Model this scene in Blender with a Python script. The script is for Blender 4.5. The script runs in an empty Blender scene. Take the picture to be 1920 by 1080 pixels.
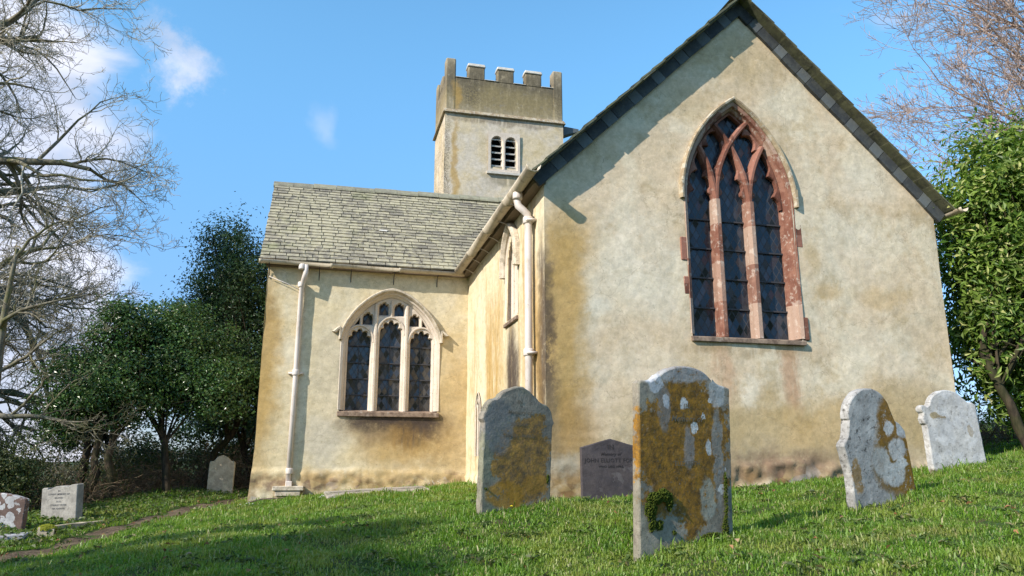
import bpy, bmesh, math, random
import numpy as np
from math import sin, cos, pi, radians, sqrt, atan2
from mathutils import Vector, Matrix, noise as mnoise

S = bpy.context.scene
COL = S.collection
random.seed(7); RNG = np.random.default_rng(7)

# ------------------------------------------------------------------ camera
cam_d = bpy.data.cameras.new("camera"); cam = bpy.data.objects.new("camera", cam_d)
COL.objects.link(cam); S.camera = cam
cam_d.sensor_width = 36.0; cam_d.lens = 27.0; cam_d.clip_start = 0.05; cam_d.clip_end = 9000
cam.location = (0, 0, 0); cam.rotation_euler = (radians(90 + 13.2), 0, 0)

# ------------------------------------------------------------------ sun and sky
SUN_TRAVEL = Vector((1.70, 1.454, -1.45)).normalized()
SUN_EL = math.asin(-SUN_TRAVEL.z); SUN_AZ = atan2(-SUN_TRAVEL.x, -SUN_TRAVEL.y)
sun_d = bpy.data.lights.new("sun", 'SUN'); sun_d.energy = 4.9; sun_d.angle = radians(0.5)
sun_d.color = (1.0, 0.93, 0.82)
sun = bpy.data.objects.new("sun", sun_d); COL.objects.link(sun)
sun.rotation_euler = SUN_TRAVEL.to_track_quat('-Z', 'Y').to_euler()
W = bpy.data.worlds.new("World"); S.world = W; W.use_nodes = True
S.view_settings.view_transform = 'Standard'; S.view_settings.look = 'None'
S.view_settings.exposure = 0.45; S.view_settings.gamma = 1.0
try: S.cycles.max_bounces = 6; S.cycles.transparent_max_bounces = 6
except Exception: pass

class NB:
    """small node builder"""
    def __init__(s, nt):
        s.nt = nt; s.n = nt.nodes; s.l = nt.links
    def set(s, sock, v):
        if v is None: return
        if isinstance(v, bpy.types.NodeSocket): s.l.new(v, sock)
        else:
            if isinstance(v, (tuple, list)) and sock.type == 'RGBA' and len(v) == 3: v = (*v, 1)
            sock.default_value = v
    def add(s, t, **k):
        nd = s.n.new(t)
        for a, b in k.items(): setattr(nd, a, b)
        return nd
    def math(s, op, a, b=None, c=None, clamp=False):
        nd = s.add('ShaderNodeMath', operation=op, use_clamp=clamp)
        s.set(nd.inputs[0], a); s.set(nd.inputs[1], b); s.set(nd.inputs[2], c)
        return nd.outputs[0]
    def vmath(s, op, a, b=None, scale=None):
        nd = s.add('ShaderNodeVectorMath', operation=op)
        s.set(nd.inputs[0], a); s.set(nd.inputs[1], b)
        if scale is not None: s.set(nd.inputs['Scale'], scale)
        return nd.outputs['Value'] if op in ('LENGTH', 'DOT_PRODUCT', 'DISTANCE') else nd.outputs[0]
    def coord(s, k='Object'): return s.add('ShaderNodeTexCoord').outputs[k]
    def sep(s, v):
        nd = s.add('ShaderNodeSeparateXYZ'); s.set(nd.inputs[0], v); return nd.outputs
    def comb(s, x=0, y=0, z=0):
        nd = s.add('ShaderNodeCombineXYZ'); s.set(nd.inputs[0], x); s.set(nd.inputs[1], y); s.set(nd.inputs[2], z); return nd.outputs[0]
    def noise(s, vec, scale=5, detail=4, rough=.55, dist=0, out=0):
        nd = s.add('ShaderNodeTexNoise'); s.set(nd.inputs['Vector'], vec)
        nd.inputs['Scale'].default_value = scale; nd.inputs['Detail'].default_value = detail
        nd.inputs['Roughness'].default_value = rough; nd.inputs['Distortion'].default_value = dist
        return nd.outputs[out]
    def voro(s, vec, scale=5, feature='F1', out='Distance', rand=1.0):
        nd = s.add('ShaderNodeTexVoronoi', feature=feature); s.set(nd.inputs['Vector'], vec)
        nd.inputs['Scale'].default_value = scale; nd.inputs['Randomness'].default_value = rand
        return nd.outputs[out]
    def ramp(s, f, lo, hi, a=0.0, b=1.0, smooth=True):
        nd = s.add('ShaderNodeMapRange'); nd.interpolation_type = 'SMOOTHSTEP' if smooth else 'LINEAR'
        s.set(nd.inputs[0], f); nd.inputs[1].default_value = lo; nd.inputs[2].default_value = hi
        nd.inputs[3].default_value = a; nd.inputs[4].default_value = b; return nd.outputs[0]
    def mix(s, f, a, b, mode='MIX'):
        nd = s.add('ShaderNodeMix', data_type='RGBA', blend_type=mode)
        s.set(nd.inputs[0], f); s.set(nd.inputs[6], a); s.set(nd.inputs[7], b); return nd.outputs[2]
    def attr(s, name, out='Fac'):
        return s.add('ShaderNodeAttribute', attribute_name=name).outputs[out]
    def scalev(s, v, sx, sy, sz): return s.vmath('MULTIPLY', v, (sx, sy, sz))
    def bump(s, h, strength=.5, dist=.02, normal=None):
        nd = s.add('ShaderNodeBump'); s.set(nd.inputs['Height'], h)
        nd.inputs['Strength'].default_value = strength; nd.inputs['Distance'].default_value = dist
        if normal is not None: s.l.new(normal, nd.inputs['Normal'])
        return nd.outputs[0]
    def blob(s, v, c, r, lo=.45, hi=1.15):
        d = s.vmath('SUBTRACT', v, c); d = s.vmath('MULTIPLY', d, tuple(1.0 / k for k in r))
        return s.ramp(s.vmath('LENGTH', d), lo, hi, 1, 0)

def material(name):
    m = bpy.data.materials.new(name); m.use_nodes = True; nt = m.node_tree
    for nd in list(nt.nodes): nt.nodes.remove(nd)
    b = NB(nt); out = b.add('ShaderNodeOutputMaterial'); p = b.add('ShaderNodeBsdfPrincipled')
    b.l.new(p.outputs[0], out.inputs[0]); b.p = p; b.out = out
    return m, b
def fin(b, col, rough=.9, normal=None, spec=.3, metal=0.0):
    b.set(b.p.inputs['Base Color'], col); b.set(b.p.inputs['Roughness'], rough)
    b.p.inputs['Specular IOR Level'].default_value = spec; b.set(b.p.inputs['Metallic'], metal)
    if normal is not None: b.l.new(normal, b.p.inputs['Normal'])

# ---- world
nt = W.node_tree
for nd in list(nt.nodes): nt.nodes.remove(nd)
b = NB(nt); wo = b.add('ShaderNodeOutputWorld'); bg = b.add('ShaderNodeBackground')
sky = b.add('ShaderNodeTexSky', sky_type='NISHITA'); sky.sun_disc = False
sky.sun_elevation = SUN_EL; sky.sun_rotation = SUN_AZ; sky.altitude = 100
sky.air_density = 1.0; sky.dust_density = 0.6; sky.ozone_density = 1.0
SKY_STRENGTH = 0.13
bg.inputs[1].default_value = SKY_STRENGTH
dirv = b.vmath('NORMALIZE', b.coord('Generated'))
dx, dy, dz = b.sep(dirv)
# cloud cover: a bank low in the west, a few puffs above it
cn = b.noise(b.scalev(dirv, 1, 1, 1.8), 3.2, 7, .58, .3)
bank = b.ramp(dx, -.33, -.56, 0, 1)                       # further left, more cloud
thr = b.math('MULTIPLY_ADD', bank, .35, cn)
cl = b.ramp(thr, .62, .80)
puff = b.blob(b.vmath('ADD', dirv, b.vmath('SCALE', b.vmath('SUBTRACT', b.noise(dirv, 11, 7, .68, out=1), (.5, .5, .5)), scale=.17)), (-0.378, 0.802, 0.463), (.05, .05, .032), .0, 1.35)
puff2 = b.blob(b.vmath('ADD', dirv, b.vmath('SCALE', b.vmath('SUBTRACT', b.noise(dirv, 12, 4, .6, out=1), (.5, .5, .5)), scale=.08)), (-0.228, 0.883, 0.411), (.02, .03, .03), .2, 1.3)
cl = b.math('MAXIMUM', cl, b.math('MULTIPLY', puff, .75)); cl = b.math('MAXIMUM', cl, b.math('MULTIPLY', puff2, .22))
lowhaze = b.ramp(dz, .30, 0.0, 0, .55)
skyc = b.mix(1.0, sky.outputs[0], (.84, 1.24, 1.47), 'MULTIPLY')
shade = b.noise(b.scalev(dirv, 1, 1, 2.5), 4.5, 4, .6)
ccol = b.mix(b.ramp(shade, .35, .65), (3.6, 4.0, 5.0), (6.2, 6.2, 6.9))
dim = b.ramp(dz, -.02, .55, .50, 1.35)
skyc = b.mix(1.0, skyc, b.comb(b.math('POWER', dim, .7), dim, b.math('POWER', dim, .7)), 'MULTIPLY')
c1 = b.mix(b.math('MULTIPLY', cl, .9), skyc, ccol)
b.set(bg.inputs[0], c1); b.l.new(bg.outputs[0], wo.inputs[0])

# ------------------------------------------------------------------ object helpers
def tag(o, label=None, cat=None, group=None, kind=None):
    if label: o['label'] = label
    if cat: o['category'] = cat
    if group: o['group'] = group
    if kind: o['kind'] = kind
    return o
def empty(name, loc=(0, 0, 0), rz=0.0, parent=None):
    o = bpy.data.objects.new(name, None); COL.objects.link(o); o.location = loc; o.rotation_euler = (0, 0, rz)
    o.empty_display_size = .2
    if parent: o.parent = parent
    return o
def mk(name, verts, faces, mat, parent=None, smooth=False, loc=None, attrs=None, fattrs=None):
    me = bpy.data.meshes.new(name); me.from_pydata([tuple(map(float, v)) for v in verts], [], faces)
    o = bpy.data.objects.new(name, me); COL.objects.link(o)
    if mat: me.materials.append(mat)
    if parent: o.parent = parent
    if loc is not None: o.location = loc
    if smooth: me.polygons.foreach_set('use_smooth', [True] * len(me.polygons))
    for k, v in (attrs or {}).items():
        a = me.attributes.new(k, 'FLOAT', 'POINT'); a.data.foreach_set('value', np.asarray(v, dtype=np.float32))
    for k, v in (fattrs or {}).items():
        a = me.attributes.new(k, 'FLOAT', 'FACE'); a.data.foreach_set('value', np.asarray(v, dtype=np.float32))
    me.update(); return o
def mk_np(name, verts, tris_or_quads, mat, parent=None, smooth=False, loc=None, attrs=None):
    """verts (N,3); tris_or_quads: list of int arrays (M,k)"""
    me = bpy.data.meshes.new(name); verts = np.asarray(verts, dtype=np.float32)
    me.vertices.add(len(verts)); me.vertices.foreach_set('co', verts.ravel())
    loops = np.concatenate([a.ravel() for a in tris_or_quads]).astype(np.int32)
    tot = np.concatenate([np.full(len(a), a.shape[1], dtype=np.int32) for a in tris_or_quads])
    st = np.concatenate([[0], np.cumsum(tot)[:-1]]).astype(np.int32)
    me.loops.add(len(loops)); me.loops.foreach_set('vertex_index', loops)
    me.polygons.add(len(tot)); me.polygons.foreach_set('loop_start', st)
    try: me.polygons.foreach_set('loop_total', tot)
    except Exception: pass
    me.polygons.foreach_set('use_smooth', np.full(len(tot), smooth, dtype=bool))
    if mat: me.materials.append(mat)
    for k, v in (attrs or {}).items():
        a = me.attributes.new(k, 'FLOAT', 'POINT'); a.data.foreach_set('value', np.asarray(v, dtype=np.float32))
    me.update(calc_edges=True); me.validate()
    o = bpy.data.objects.new(name, me); COL.objects.link(o)
    if parent: o.parent = parent
    if loc is not None: o.location = loc
    return o

class MB:
    def __init__(s): s.v = []; s.f = []; s.r = []
    def quadbox(s, c8, rnd=None):
        """8 corners: bottom 4 (ccw) then top 4"""
        n = len(s.v); s.v += [tuple(c) for c in c8]
        fs = [(3, 2, 1, 0), (4, 5, 6, 7), (0, 1, 5, 4), (1, 2, 6, 5), (2, 3, 7, 6), (3, 0, 4, 7)]
        s.f += [tuple(n + i for i in f) for f in fs]; s.r += [random.random() if rnd is None else rnd] * 6
    def box(s, x0, y0, z0, x1, y1, z1, rnd=None):
        s.quadbox([(x0, y0, z0), (x1, y0, z0), (x1, y1, z0), (x0, y1, z0), (x0, y0, z1), (x1, y0, z1), (x1, y1, z1), (x0, y1, z1)], rnd)
    def tube(s, pts, rad, n=10, cap=True, rnd=0.5):
        pts = [Vector(p) for p in pts]; base = len(s.v)
        if not hasattr(rad, '__len__'): rad = [rad] * len(pts)
        ref = None
        for i, p in enumerate(pts):
            t = (pts[min(i + 1, len(pts) - 1)] - pts[max(i - 1, 0)]).normalized()
            if ref is None: ref = t.orthogonal().normalized()
            a = (ref - t * ref.dot(t)).normalized(); ref = a; c = t.cross(a)
            for k in range(n):
                th = 2 * pi * k / n; s.v.append(tuple(p + (a * cos(th) + c * sin(th)) * rad[i]))
        for i in range(len(pts) - 1):
            for k in range(n):
                k2 = (k + 1) % n
                s.f.append((base + i * n + k, base + i * n + k2, base + (i + 1) * n + k2, base + (i + 1) * n + k)); s.r.append(rnd)
        if cap:
            s.f.append(tuple(base + k for k in reversed(range(n)))); s.r.append(rnd)
            e = base + (len(pts) - 1) * n
            s.f.append(tuple(e + k for k in range(n))); s.r.append(rnd)
    def build(s, name, mat, parent=None, smooth=False, loc=None, bevel=0):
        o = mk(name, s.v, s.f, mat, parent, smooth, loc, fattrs={'rnd': s.r})
        if bevel: bev(o, bevel)
        return o
def bev(o, w, seg=1):
    md = o.modifiers.new('bevel', 'BEVEL'); md.width = w; md.segments = seg; md.limit_method = 'ANGLE'; md.angle_limit = radians(40)
def loft(rings, closed=True, cap_last=False, cap_first=False):
    """rings: list of equal length point lists"""
    v = []; f = []; n = len(rings[0])
    for r in rings: v += [tuple(p) for p in r]
    for i in range(len(rings) - 1):
        for k in range(n if closed else n - 1):
            k2 = (k + 1) % n
            f.append((i * n + k, i * n + k2, (i + 1) * n + k2, (i + 1) * n + k))
    if cap_last: f.append(tuple((len(rings) - 1) * n + k for k in range(n)))
    if cap_first: f.append(tuple(reversed(range(n))))
    return v, f

# ------------------------------------------------------------------ ground height
CP = [(0, 0, -1.5), (0, -4, -2.2), (-4, 0, -1.9), (4, 0, -1.0), (-6, -5, -3.0), (6, -5, -1.7), (0, 3, -.80), (-3.2, 5.08, -.72), (-3.5, 3, -1.2),
      (.76, 5.04, -.57), (1.44, 5.31, -.44), (0, 4.5, -.62), (-1.06, 4.48, -.64), (2.13, 3.39, -.52), (1.4, 3.96, -.57), (3.5, 3.3, -.38),
      (-.31, 6.79, -.40), (.33, 7.09, -.32), (.77, 8.97, -.37), (1.45, 8.98, -.34), (2.58, 6.18, -.33), (3.16, 6.25, -.21), (4.11, 7.78, -.03), (4.73, 7.89, .02),
      (3.78, 5.89, -.24), (7.96, 12.72, .30), (5.45, 8.39, .04), (7.5, 8.5, .25), (6.5, 5, .1), (-4.81, 7.61, -.88), (-4.96, 9.82, -.76), (-5.1, 11.96, -.70), (-5.19, 14.61, -.59),
      (-6.3, 11.2, -.70), (-6.15, 9.6, -.76), (-5.9, 15.95, -.47), (-6.76, 13.39, -.60), (-6.95, 14.41, -.58), (-6.7, 16.7, -.47), (-2.62, 12.22, -.44), (-1.43, 12.92, -.33),
      (-1.54, 8.87, -.49), (-2.89, 8.52, -.64), (0, 6, -.49), (2.03, 4.79, -.42), (-4.5, 13.7, -.55), (-4.2, 17, -.5), (.42, 9.49, -.38), (3.0, 10.13, -.27), (4.6, 10.5, -.15), (6.3, 10.95, .06),
      (0, 20, -.2), (6, 20, .5), (12, 15, .8), (12, 5, .7), (-9, 9, -1.2), (-10, 14, -1.1), (-10, 18, -1.0), (-14, 14, -2.6), (-14, 4, -3.0), (-14, 22, -2.8), (-10, 26, -1.6), (10, 26, .8), (0, 28, -.3), (16, -6, .3), (0, -12, -3.2), (-12, -10, -4), (12, -12, -1.5)]
CP = np.array(CP, float)
def _phi(r2): return 0.5 * r2 * np.log(r2 + 1e-9)
def _tps():
    n = len(CP); d2 = ((CP[:, None, :2] - CP[None, :, :2]) ** 2).sum(-1)
    K = _phi(d2) + np.eye(n) * 0.6; Pm = np.hstack([np.ones((n, 1)), CP[:, :2]])
    A = np.zeros((n + 3, n + 3)); A[:n, :n] = K; A[:n, n:] = Pm; A[n:, :n] = Pm.T
    return np.linalg.solve(A, np.concatenate([CP[:, 2], [0, 0, 0]]))
TW = _tps()
def sstep(x, a, b_):
    t = np.clip((x - a) / (b_ - a), 0, 1); return t * t * (3 - 2 * t)
def gh(x, y):
    x = np.asarray(x, float); y = np.asarray(y, float); shp = x.shape; x = x.ravel(); y = y.ravel()
    cx = np.clip(x, -17, 18); cy = np.clip(y, -14, 30)
    z = TW[-3] + TW[-2] * cx + TW[-1] * cy
    for i in range(len(CP)):
        z = z + TW[i] * _phi((cx - CP[i, 0]) ** 2 + (cy - CP[i, 1]) ** 2)
    R = np.hypot(x, y - 8); w = sstep(R, 22, 70)
    left = -x * .80 + y * .25
    far = -14 - 26 * sstep(R, 60, 260) + 95 * sstep(R, 380, 1100) * (0.75 + .25 * np.sin(np.arctan2(y, x) * 5 + 1)) - 3 * np.clip(left, 0, 60) / 60
    far = far + 12 * np.sin(x * .011 + 1.3) * np.cos(y * .009) * sstep(R, 120, 500)
    far = np.where(left > 0, far, far * .6 + 4)
    z = z * (1 - w) + far * w
    z = z + (.018 * np.sin(x * 2.3 + y * 1.1) + .014 * np.sin(x * 4.9 - y * 3.7 + 1) + .010 * np.sin(x * 8.3 + y * 6.1)) * (1 - w)
    return z.reshape(shp)
def g1(x, y): return float(gh(np.array([x]), np.array([y]))[0])

# path centre line (left of the church) and its mask
PATH = [(-6.3, 4.2), (-5.4, 6.2), (-4.95, 7.6), (-4.9, 8.8), (-4.95, 10.0), (-5.05, 11.6), (-5.1, 13.2), (-5.1, 14.8), (-4.9, 16.6), (-4.9, 19)]
def path_dist(x, y):
    dmin = np.full(x.shape, 99.0)
    for (ax, ay), (bx, by) in zip(PATH[:-1], PATH[1:]):
        vx, vy = bx - ax, by - ay; t = np.clip(((x - ax) * vx + (y - ay) * vy) / (vx * vx + vy * vy), 0, 1)
        dmin = np.minimum(dmin, np.hypot(x - ax - t * vx, y - ay - t * vy))
    return dmin + .06 * np.sin(x * 5 + y * 3.1) + .05 * np.sin(y * 7.3)

# ------------------------------------------------------------------ church frame
RZ = radians(14); C0 = Vector((.4195, 9.4907, 0)); ru = Vector((cos(RZ), sin(RZ), 0)); dv = Vector((-sin(RZ), cos(RZ), 0))
def to_world(u, v, z=0): return C0 + ru * u + dv * v + Vector((0, 0, z))
def to_local_np(x, y):
    ax = x - C0.x; ay = y - C0.y
    return ax * ru.x + ay * ru.y, ax * dv.x + ay * dv.y
church = empty('church', C0, RZ)
tag(church, 'old cream rendered stone church with slate roofs, arched windows and battlemented tower', 'church')
#CHURCH
# ------------------------------------------------------------------ masonry materials
def wall_mat(name, axis, blobs, base=(.60, .475, .33), tan=(.43, .31, .165), pale=(.64, .545, .405), plinth=None, mott=.5, streak=0.0, speck=0.0):
    m, b = material(name)
    P = b.coord('Object'); x, y, z = b.sep(P)
    h = {'u': x, 'v': y}[axis]
    Q = b.comb(h, 0, z)
    wob = b.vmath('SCALE', b.vmath('SUBTRACT', b.noise(P, 1.6, 5, .65, out=1), (.5, .5, .5)), scale=.62)
    wob2 = b.vmath('SCALE', b.vmath('SUBTRACT', b.noise(P, 14, 3, .6, out=1), (.5, .5, .5)), scale=.07)
    D = b.vmath('ADD', b.vmath('ADD', Q, wob), wob2)
    n1 = b.noise(P, 1.1, 5, .6, .4); n2 = b.noise(b.vmath('ADD', P, (7, 3, 2)), 2.4, 6, .65); n3 = b.noise(P, 9, 7, .75)
    col = b.mix(b.ramp(n1, .42, .62), base, pale)
    col = b.mix(b.math('MULTIPLY', b.ramp(n2, .48, .70), mott), col, tan)
    if streak:
        sn = b.noise(b.scalev(P, 3.6, 3.6, .45), 1.0, 5, .6)
        col = b.mix(b.math('MULTIPLY', b.ramp(sn, .5, .66), streak), col, (.40, .25, .085))
    fine = b.noise(P, 60, 3, .6)
    for (c, r, colr, st, kind) in blobs:
        mk_ = b.blob(D, (c[0], 0, c[1]), (r[0], 1, r[1]), .35, 1.15)
        if kind == 's':    # vertical streaky run-off
            sn = b.noise(b.scalev(P, 6, 6, .9), 1.0, 6, .7); mk_ = b.math('MULTIPLY', mk_, b.ramp(sn, .34, .52))
        elif kind == 'm':  # broken, mottled
            mk_ = b.math('MULTIPLY', mk_, b.ramp(b.noise(P, 5, 7, .75), .30, .50))
        elif kind == 'f':  # algae specks
            mk_ = b.math('MULTIPLY', mk_, b.ramp(b.noise(P, 22, 4, .75), .44, .56))
        col = b.mix(b.math('MULTIPLY', mk_, st), col, colr)
    if plinth:
        zl, amt = plinth
        pl = b.ramp(b.math('ADD', z, b.math('MULTIPLY', b.noise(P, 2.2, 4), .35)), zl + .28, zl + .02)
        vo = b.voro(b.scalev(P, 1, 1, 1.6), 4.5, out='Color')
        r_, g_, b_ = b.sep(vo)
        stone = b.mix(r_, (.22, .13, .06), (.36, .25, .12)); stone = b.mix(b.ramp(g_, .88, .92), stone, (.36, .31, .28)); stone = b.mix(b.ramp(b_, .75, .9), stone, (.15, .085, .065))
        gap = b.voro(b.scalev(P, 1, 1, 1.6), 4.5, feature='DISTANCE_TO_EDGE')
        stone = b.mix(b.ramp(gap, .0, .07, .45, 0), stone, (.20, .13, .07))
        col = b.mix(b.math('MULTIPLY', b.math('MULTIPLY', pl, amt), b.ramp(b.noise(P, 3.1, 4), .38, .56)), col, stone)
    hsv = b.add('ShaderNodeHueSaturation'); b.set(hsv.inputs['Color'], col)
    b.set(hsv.inputs['Value'], b.ramp(n3, .3, .7, .84, 1.12)); col = hsv.outputs[0]
    pits = b.ramp(b.voro(P, 19), .02, .10, .0, 1)
    col = b.mix(b.math('MULTIPLY', b.ramp(b.noise(P, 34, 2, .5), .66, .74), .45), col, (.22, .17, .10))
    crack = b.ramp(b.voro(b.vmath('ADD', P, b.vmath('SCALE', b.noise(P, 3, 4, out=1), scale=.5)), .8, feature='DISTANCE_TO_EDGE'), 0, .007, .28, 0)
    col = b.mix(crack, col, (.2, .15, .09))
    hgt = b.math('ADD', b.math('MULTIPLY', b.noise(P, 7, 7, .66), 1.0), b.math('MULTIPLY', fine, .18))
    hgt = b.math('ADD', hgt, b.math('MULTIPLY', pits, .12)); hgt = b.math('ADD', hgt, b.math('MULTIPLY', b.noise(P, 2.6, 6, .6, 1.2), .35))
    trow = b.ramp(b.noise(b.scalev(P, 1, 1, 1.7), 4.2, 8, .8, .8), .38, .64, .93, 1.05); col = b.mix(1.0, col, b.comb(trow, trow, b.math('POWER', trow, 1.3)), 'MULTIPLY')
    fin(b, col, .93, b.bump(hgt, .27, .028), .15)
    return m

OCH = (.43, .27, .085); OCHD = (.30, .18, .06); BLK = (.075, .055, .045); WHT = (.67, .595, .475); BRN = (.30, .21, .11); RUST = (.42, .21, .11); TANB = (.44, .33, .18)
M_gable = wall_mat('gable_render', 'u', [
    ((4.0, .55), (2.6, .50), OCH, .62, ''), ((2.0, .55), (1.5, .42), TANB, .8, ''), ((5.4, .7), (1.0, .6), TANB, .7, ''),
    ((.22, 1.7), (.42, 2.1), OCH, .85, ''), ((.30, .3), (.5, .8), OCHD, .7, ''), ((.45, 2.9), (.5, .5), OCH, .5, 'm'),
    ((3.4, .0), (3.4, .36), BRN, .75, ''), ((3.2, .02), (1.0, .25), (.17, .10, .07), .7, 'm'), ((.0, 1.55), (.16, 1.5), BLK, .85, 'm'), ((.06, .5), (.2, .7), BRN, .6, 'm'),
    ((3.42, 1.25), (.22, .55), RUST, .6, 's'), ((2.45, 1.25), (.22, .45), RUST, .45, 's'), ((2.3, 1.55), (.5, .12), BRN, .6, 's'), ((3.2, 1.5), (.8, .12), BRN, .5, 's'),
    ((1.25, 2.7), (.75, .9), WHT, .60, 'm'), ((.72, 1.98), (.22, .14), WHT, .95, ''), ((2.80, 1.0), (.20, .24), WHT, .7, 'm'), ((1.6, 2.2), (.3, .35), WHT, .55, ''),
    ((1.35, 1.3), (.6, .4), WHT, .35, 'm'), ((4.9, 4.1), (.7, .35), WHT, .5, ''), ((4.6, 3.1), (.6, .8), WHT, .35, 'm'), ((4.9, 1.6), (.7, .5), WHT, .4, 'm'),
    ((2.9, 5.9), (1.1, .55), TANB, .55, 'm'), ((5.0, 2.4), (.6, .2), OCH, .35, ''), ((4.15, 2.4), (.3, .14), OCH, .4, ''), ((2.2, 5.0), (.5, .4), TANB, .4, ''), ((3.9, 2.9), (.14, .35), TANB, .5, ''),
    ((.2, .0), (.32, .25), (.36, .34, .28), .7, ''), ((1.3, .2), (1.2, .25), TANB, .6, 'm')],
    plinth=(-.02, 1.0), tan=(.42, .31, .17), mott=.62)
M_trans = wall_mat('transept_render', 'u', [
    ((-3.75, 1.6), (.42, 2.2), OCH, .85, ''), ((-3.75, 2.9), (.3, .5), OCHD, .45, 'm'), ((-.15, 1.2), (.75, 1.5), OCH, .55, ''), ((-1.2, .35), (1.0, .5), OCH, .72, ''), ((-.6, .3), (.8, .5), OCHD, .35, 'm'),
    ((-1.3, .74), (1.35, .42), (.24, .16, .08), .8, ''), ((-1.35, .84), (1.15, .26), (.07, .05, .035), .9, 'm'), ((-.9, .66), (.55, .36), (.08, .055, .035), .7, 'm'), ((-1.35, .86), (.98, .17), BLK, .85, 'm'), ((-.95, .74), (.5, .26), BLK, .7, 'm'), ((-1.15, .84), (.62, .17), BLK, .95, 'f'), ((-.85, .70), (.34, .22), BLK, .9, 's'), ((-1.9, .88), (.6, .07), BLK, .65, 'f'), ((-.7, .88), (.35, .10), BLK, .8, 'f'), ((-1.1, .5), (.5, .3), OCHD, .6, 's'),
    ((-1.8, -.2), (2.4, .22), OCH, .6, 'm'), ((-2.6, .5), (.5, .6), (.50, .45, .36), .8, ''), ((-2.55, 1.8), (.45, 1.2), (.55, .48, .36), .6, ''), ((-3.1, 1.4), (.14, 2.2), (.64, .58, .44), .8, '')],
    base=(.62, .52, .34), pale=(.64, .56, .41), tan=(.53, .40, .21), plinth=(-.10, .75), mott=.35)
M_side = wall_mat('side_render', 'v', [
    ((1.75, 1.1), (.42, 1.15), BLK, .92, 's'), ((1.75, .2), (.4, .8), BLK, .6, 's'), ((.12, 1.7), (.26, 1.7), BLK, .85, 's'), ((.14, 1.5), (.30, 1.5), BLK, .9, 'm'), ((1.72, 1.15), (.44, 1.15), BLK, .85, 'm'), ((3.4, 1.4), (.25, 1.8), OCH, .7, 's'), ((.7, 1.2), (.7, 2.2), OCH, .6, 's'),
    ((2.8, 1.6), (.8, 1.7), OCH, .75, 's'), ((2.9, .3), (2, .5), OCH, .5, 's')],
    base=(.64, .54, .37), pale=(.66, .58, .42), tan=(.55, .40, .19), mott=.4, streak=.6)
M_tower = wall_mat('tower_render', 'u', [
    ((1.15, 9.5), (.16, 2.3), OCH, .75, ''), ((.86, 9.5), (.14, 2.4), (.17, .13, .09), .8, 'f'), ((2.8, 12.7), (4.5, 1.5), (.33, .27, .165), .55, ''), ((3.3, 12.3), (.7, .5), (.50, .43, .30), .6, 'm'), ((2.8, 12.6), (4.5, 1.35), (.13, .105, .07), .7, 'm'), ((2.8, 12.3), (4, 1.2), (.07, .06, .045), .6, 's'), ((2.8, 12.0), (3.0, .7), (.36, .28, .13), .5, 'm'),
    ((1.15, 12.1), (.18, .6), OCH, .7, ''), ((2.8, 9.2), (.8, .3), (.2, .17, .11), .6, 's'), ((1.7, 12.2), (.4, .6), (.09, .075, .06), .75, 'f'), ((4.7, 12.1), (.3, .7), (.09, .075, .06), .5, 'f'), ((2.8, 11.25), (2.2, .14), (.16, .12, .08), .5, 's')],
    base=(.58, .48, .33), pale=(.60, .52, .42), tan=(.50, .39, .21), mott=.6)

def stone_mat(name, c1, c2, c3=None, scale=3.0, lich=.3, lcol=(.55, .53, .46), spot=(.10, .08, .06), blocks=None):
    m, b = material(name); P = b.coord('Object')
    n = b.noise(P, scale, 5, .65); col = b.mix(b.ramp(n, .38, .62), c1, c2)
    if blocks:   # courses of different stone up the jambs
        r_, g_, bl = b.sep(P)
        row = b.math('FLOOR', b.math('MULTIPLY', bl, 1.0 / blocks)); colx = b.math('FLOOR', b.math('MULTIPLY', r_, 2.1))
        wn = b.add('ShaderNodeTexWhiteNoise', noise_dimensions='2D'); b.set(wn.inputs[0], b.comb(row, colx, 0))
        col = b.mix(b.ramp(wn.outputs[0], .35, .7), col, c3)
    sp = b.ramp(b.noise(P, 26, 4, .7), .60, .68); col = b.mix(b.math('MULTIPLY', sp, .6), col, spot)
    li = b.ramp(b.noise(b.vmath('ADD', P, (3, 5, 1)), 11, 5, .7), .62 - lich * .25, .70 - lich * .25); col = b.mix(b.math('MULTIPLY', li, min(1, lich * 1.6)), col, lcol)
    h = b.math('ADD', b.noise(P, 18, 5, .65), b.math('MULTIPLY', b.noise(P, 4, 3), .6))
    fin(b, col, .92, b.bump(h, .5, .012), .15); return m
M_red = stone_mat('red_sandstone', (.17, .072, .05), (.27, .135, .095), (.38, .26, .20), 5, .3, (.55, .47, .40), blocks=.55)
M_redtr = stone_mat('dark_red_tracery', (.12, .048, .034), (.20, .085, .058), (.27, .125, .09), 5, .22, (.45, .36, .30), blocks=.8)
M_redhood = stone_mat('lichened_hood_stone', (.27, .20, .13), (.40, .32, .21), None, 6, .45, (.50, .46, .38), (.13, .11, .09))
M_pale = stone_mat('pale_window_stone', (.56, .47, .38), (.64, .55, .46), None, 3, .10, (.70, .64, .56), (.20, .15, .10))
M_palehood = stone_mat('pale_hood_stone', (.48, .40, .30), (.60, .52, .42), None, 7, .5, (.34, .29, .22), (.15, .12, .09))
M_sill = stone_mat('dark_sill_stone', (.15, .105, .08), (.29, .21, .155), None, 9, .22, (.50, .44, .38), (.05, .04, .03))
M_coping = stone_mat('coping_stone', (.50, .45, .38), (.58, .54, .48), None, 9, .35, (.62, .60, .56), (.20, .18, .13))

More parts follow.
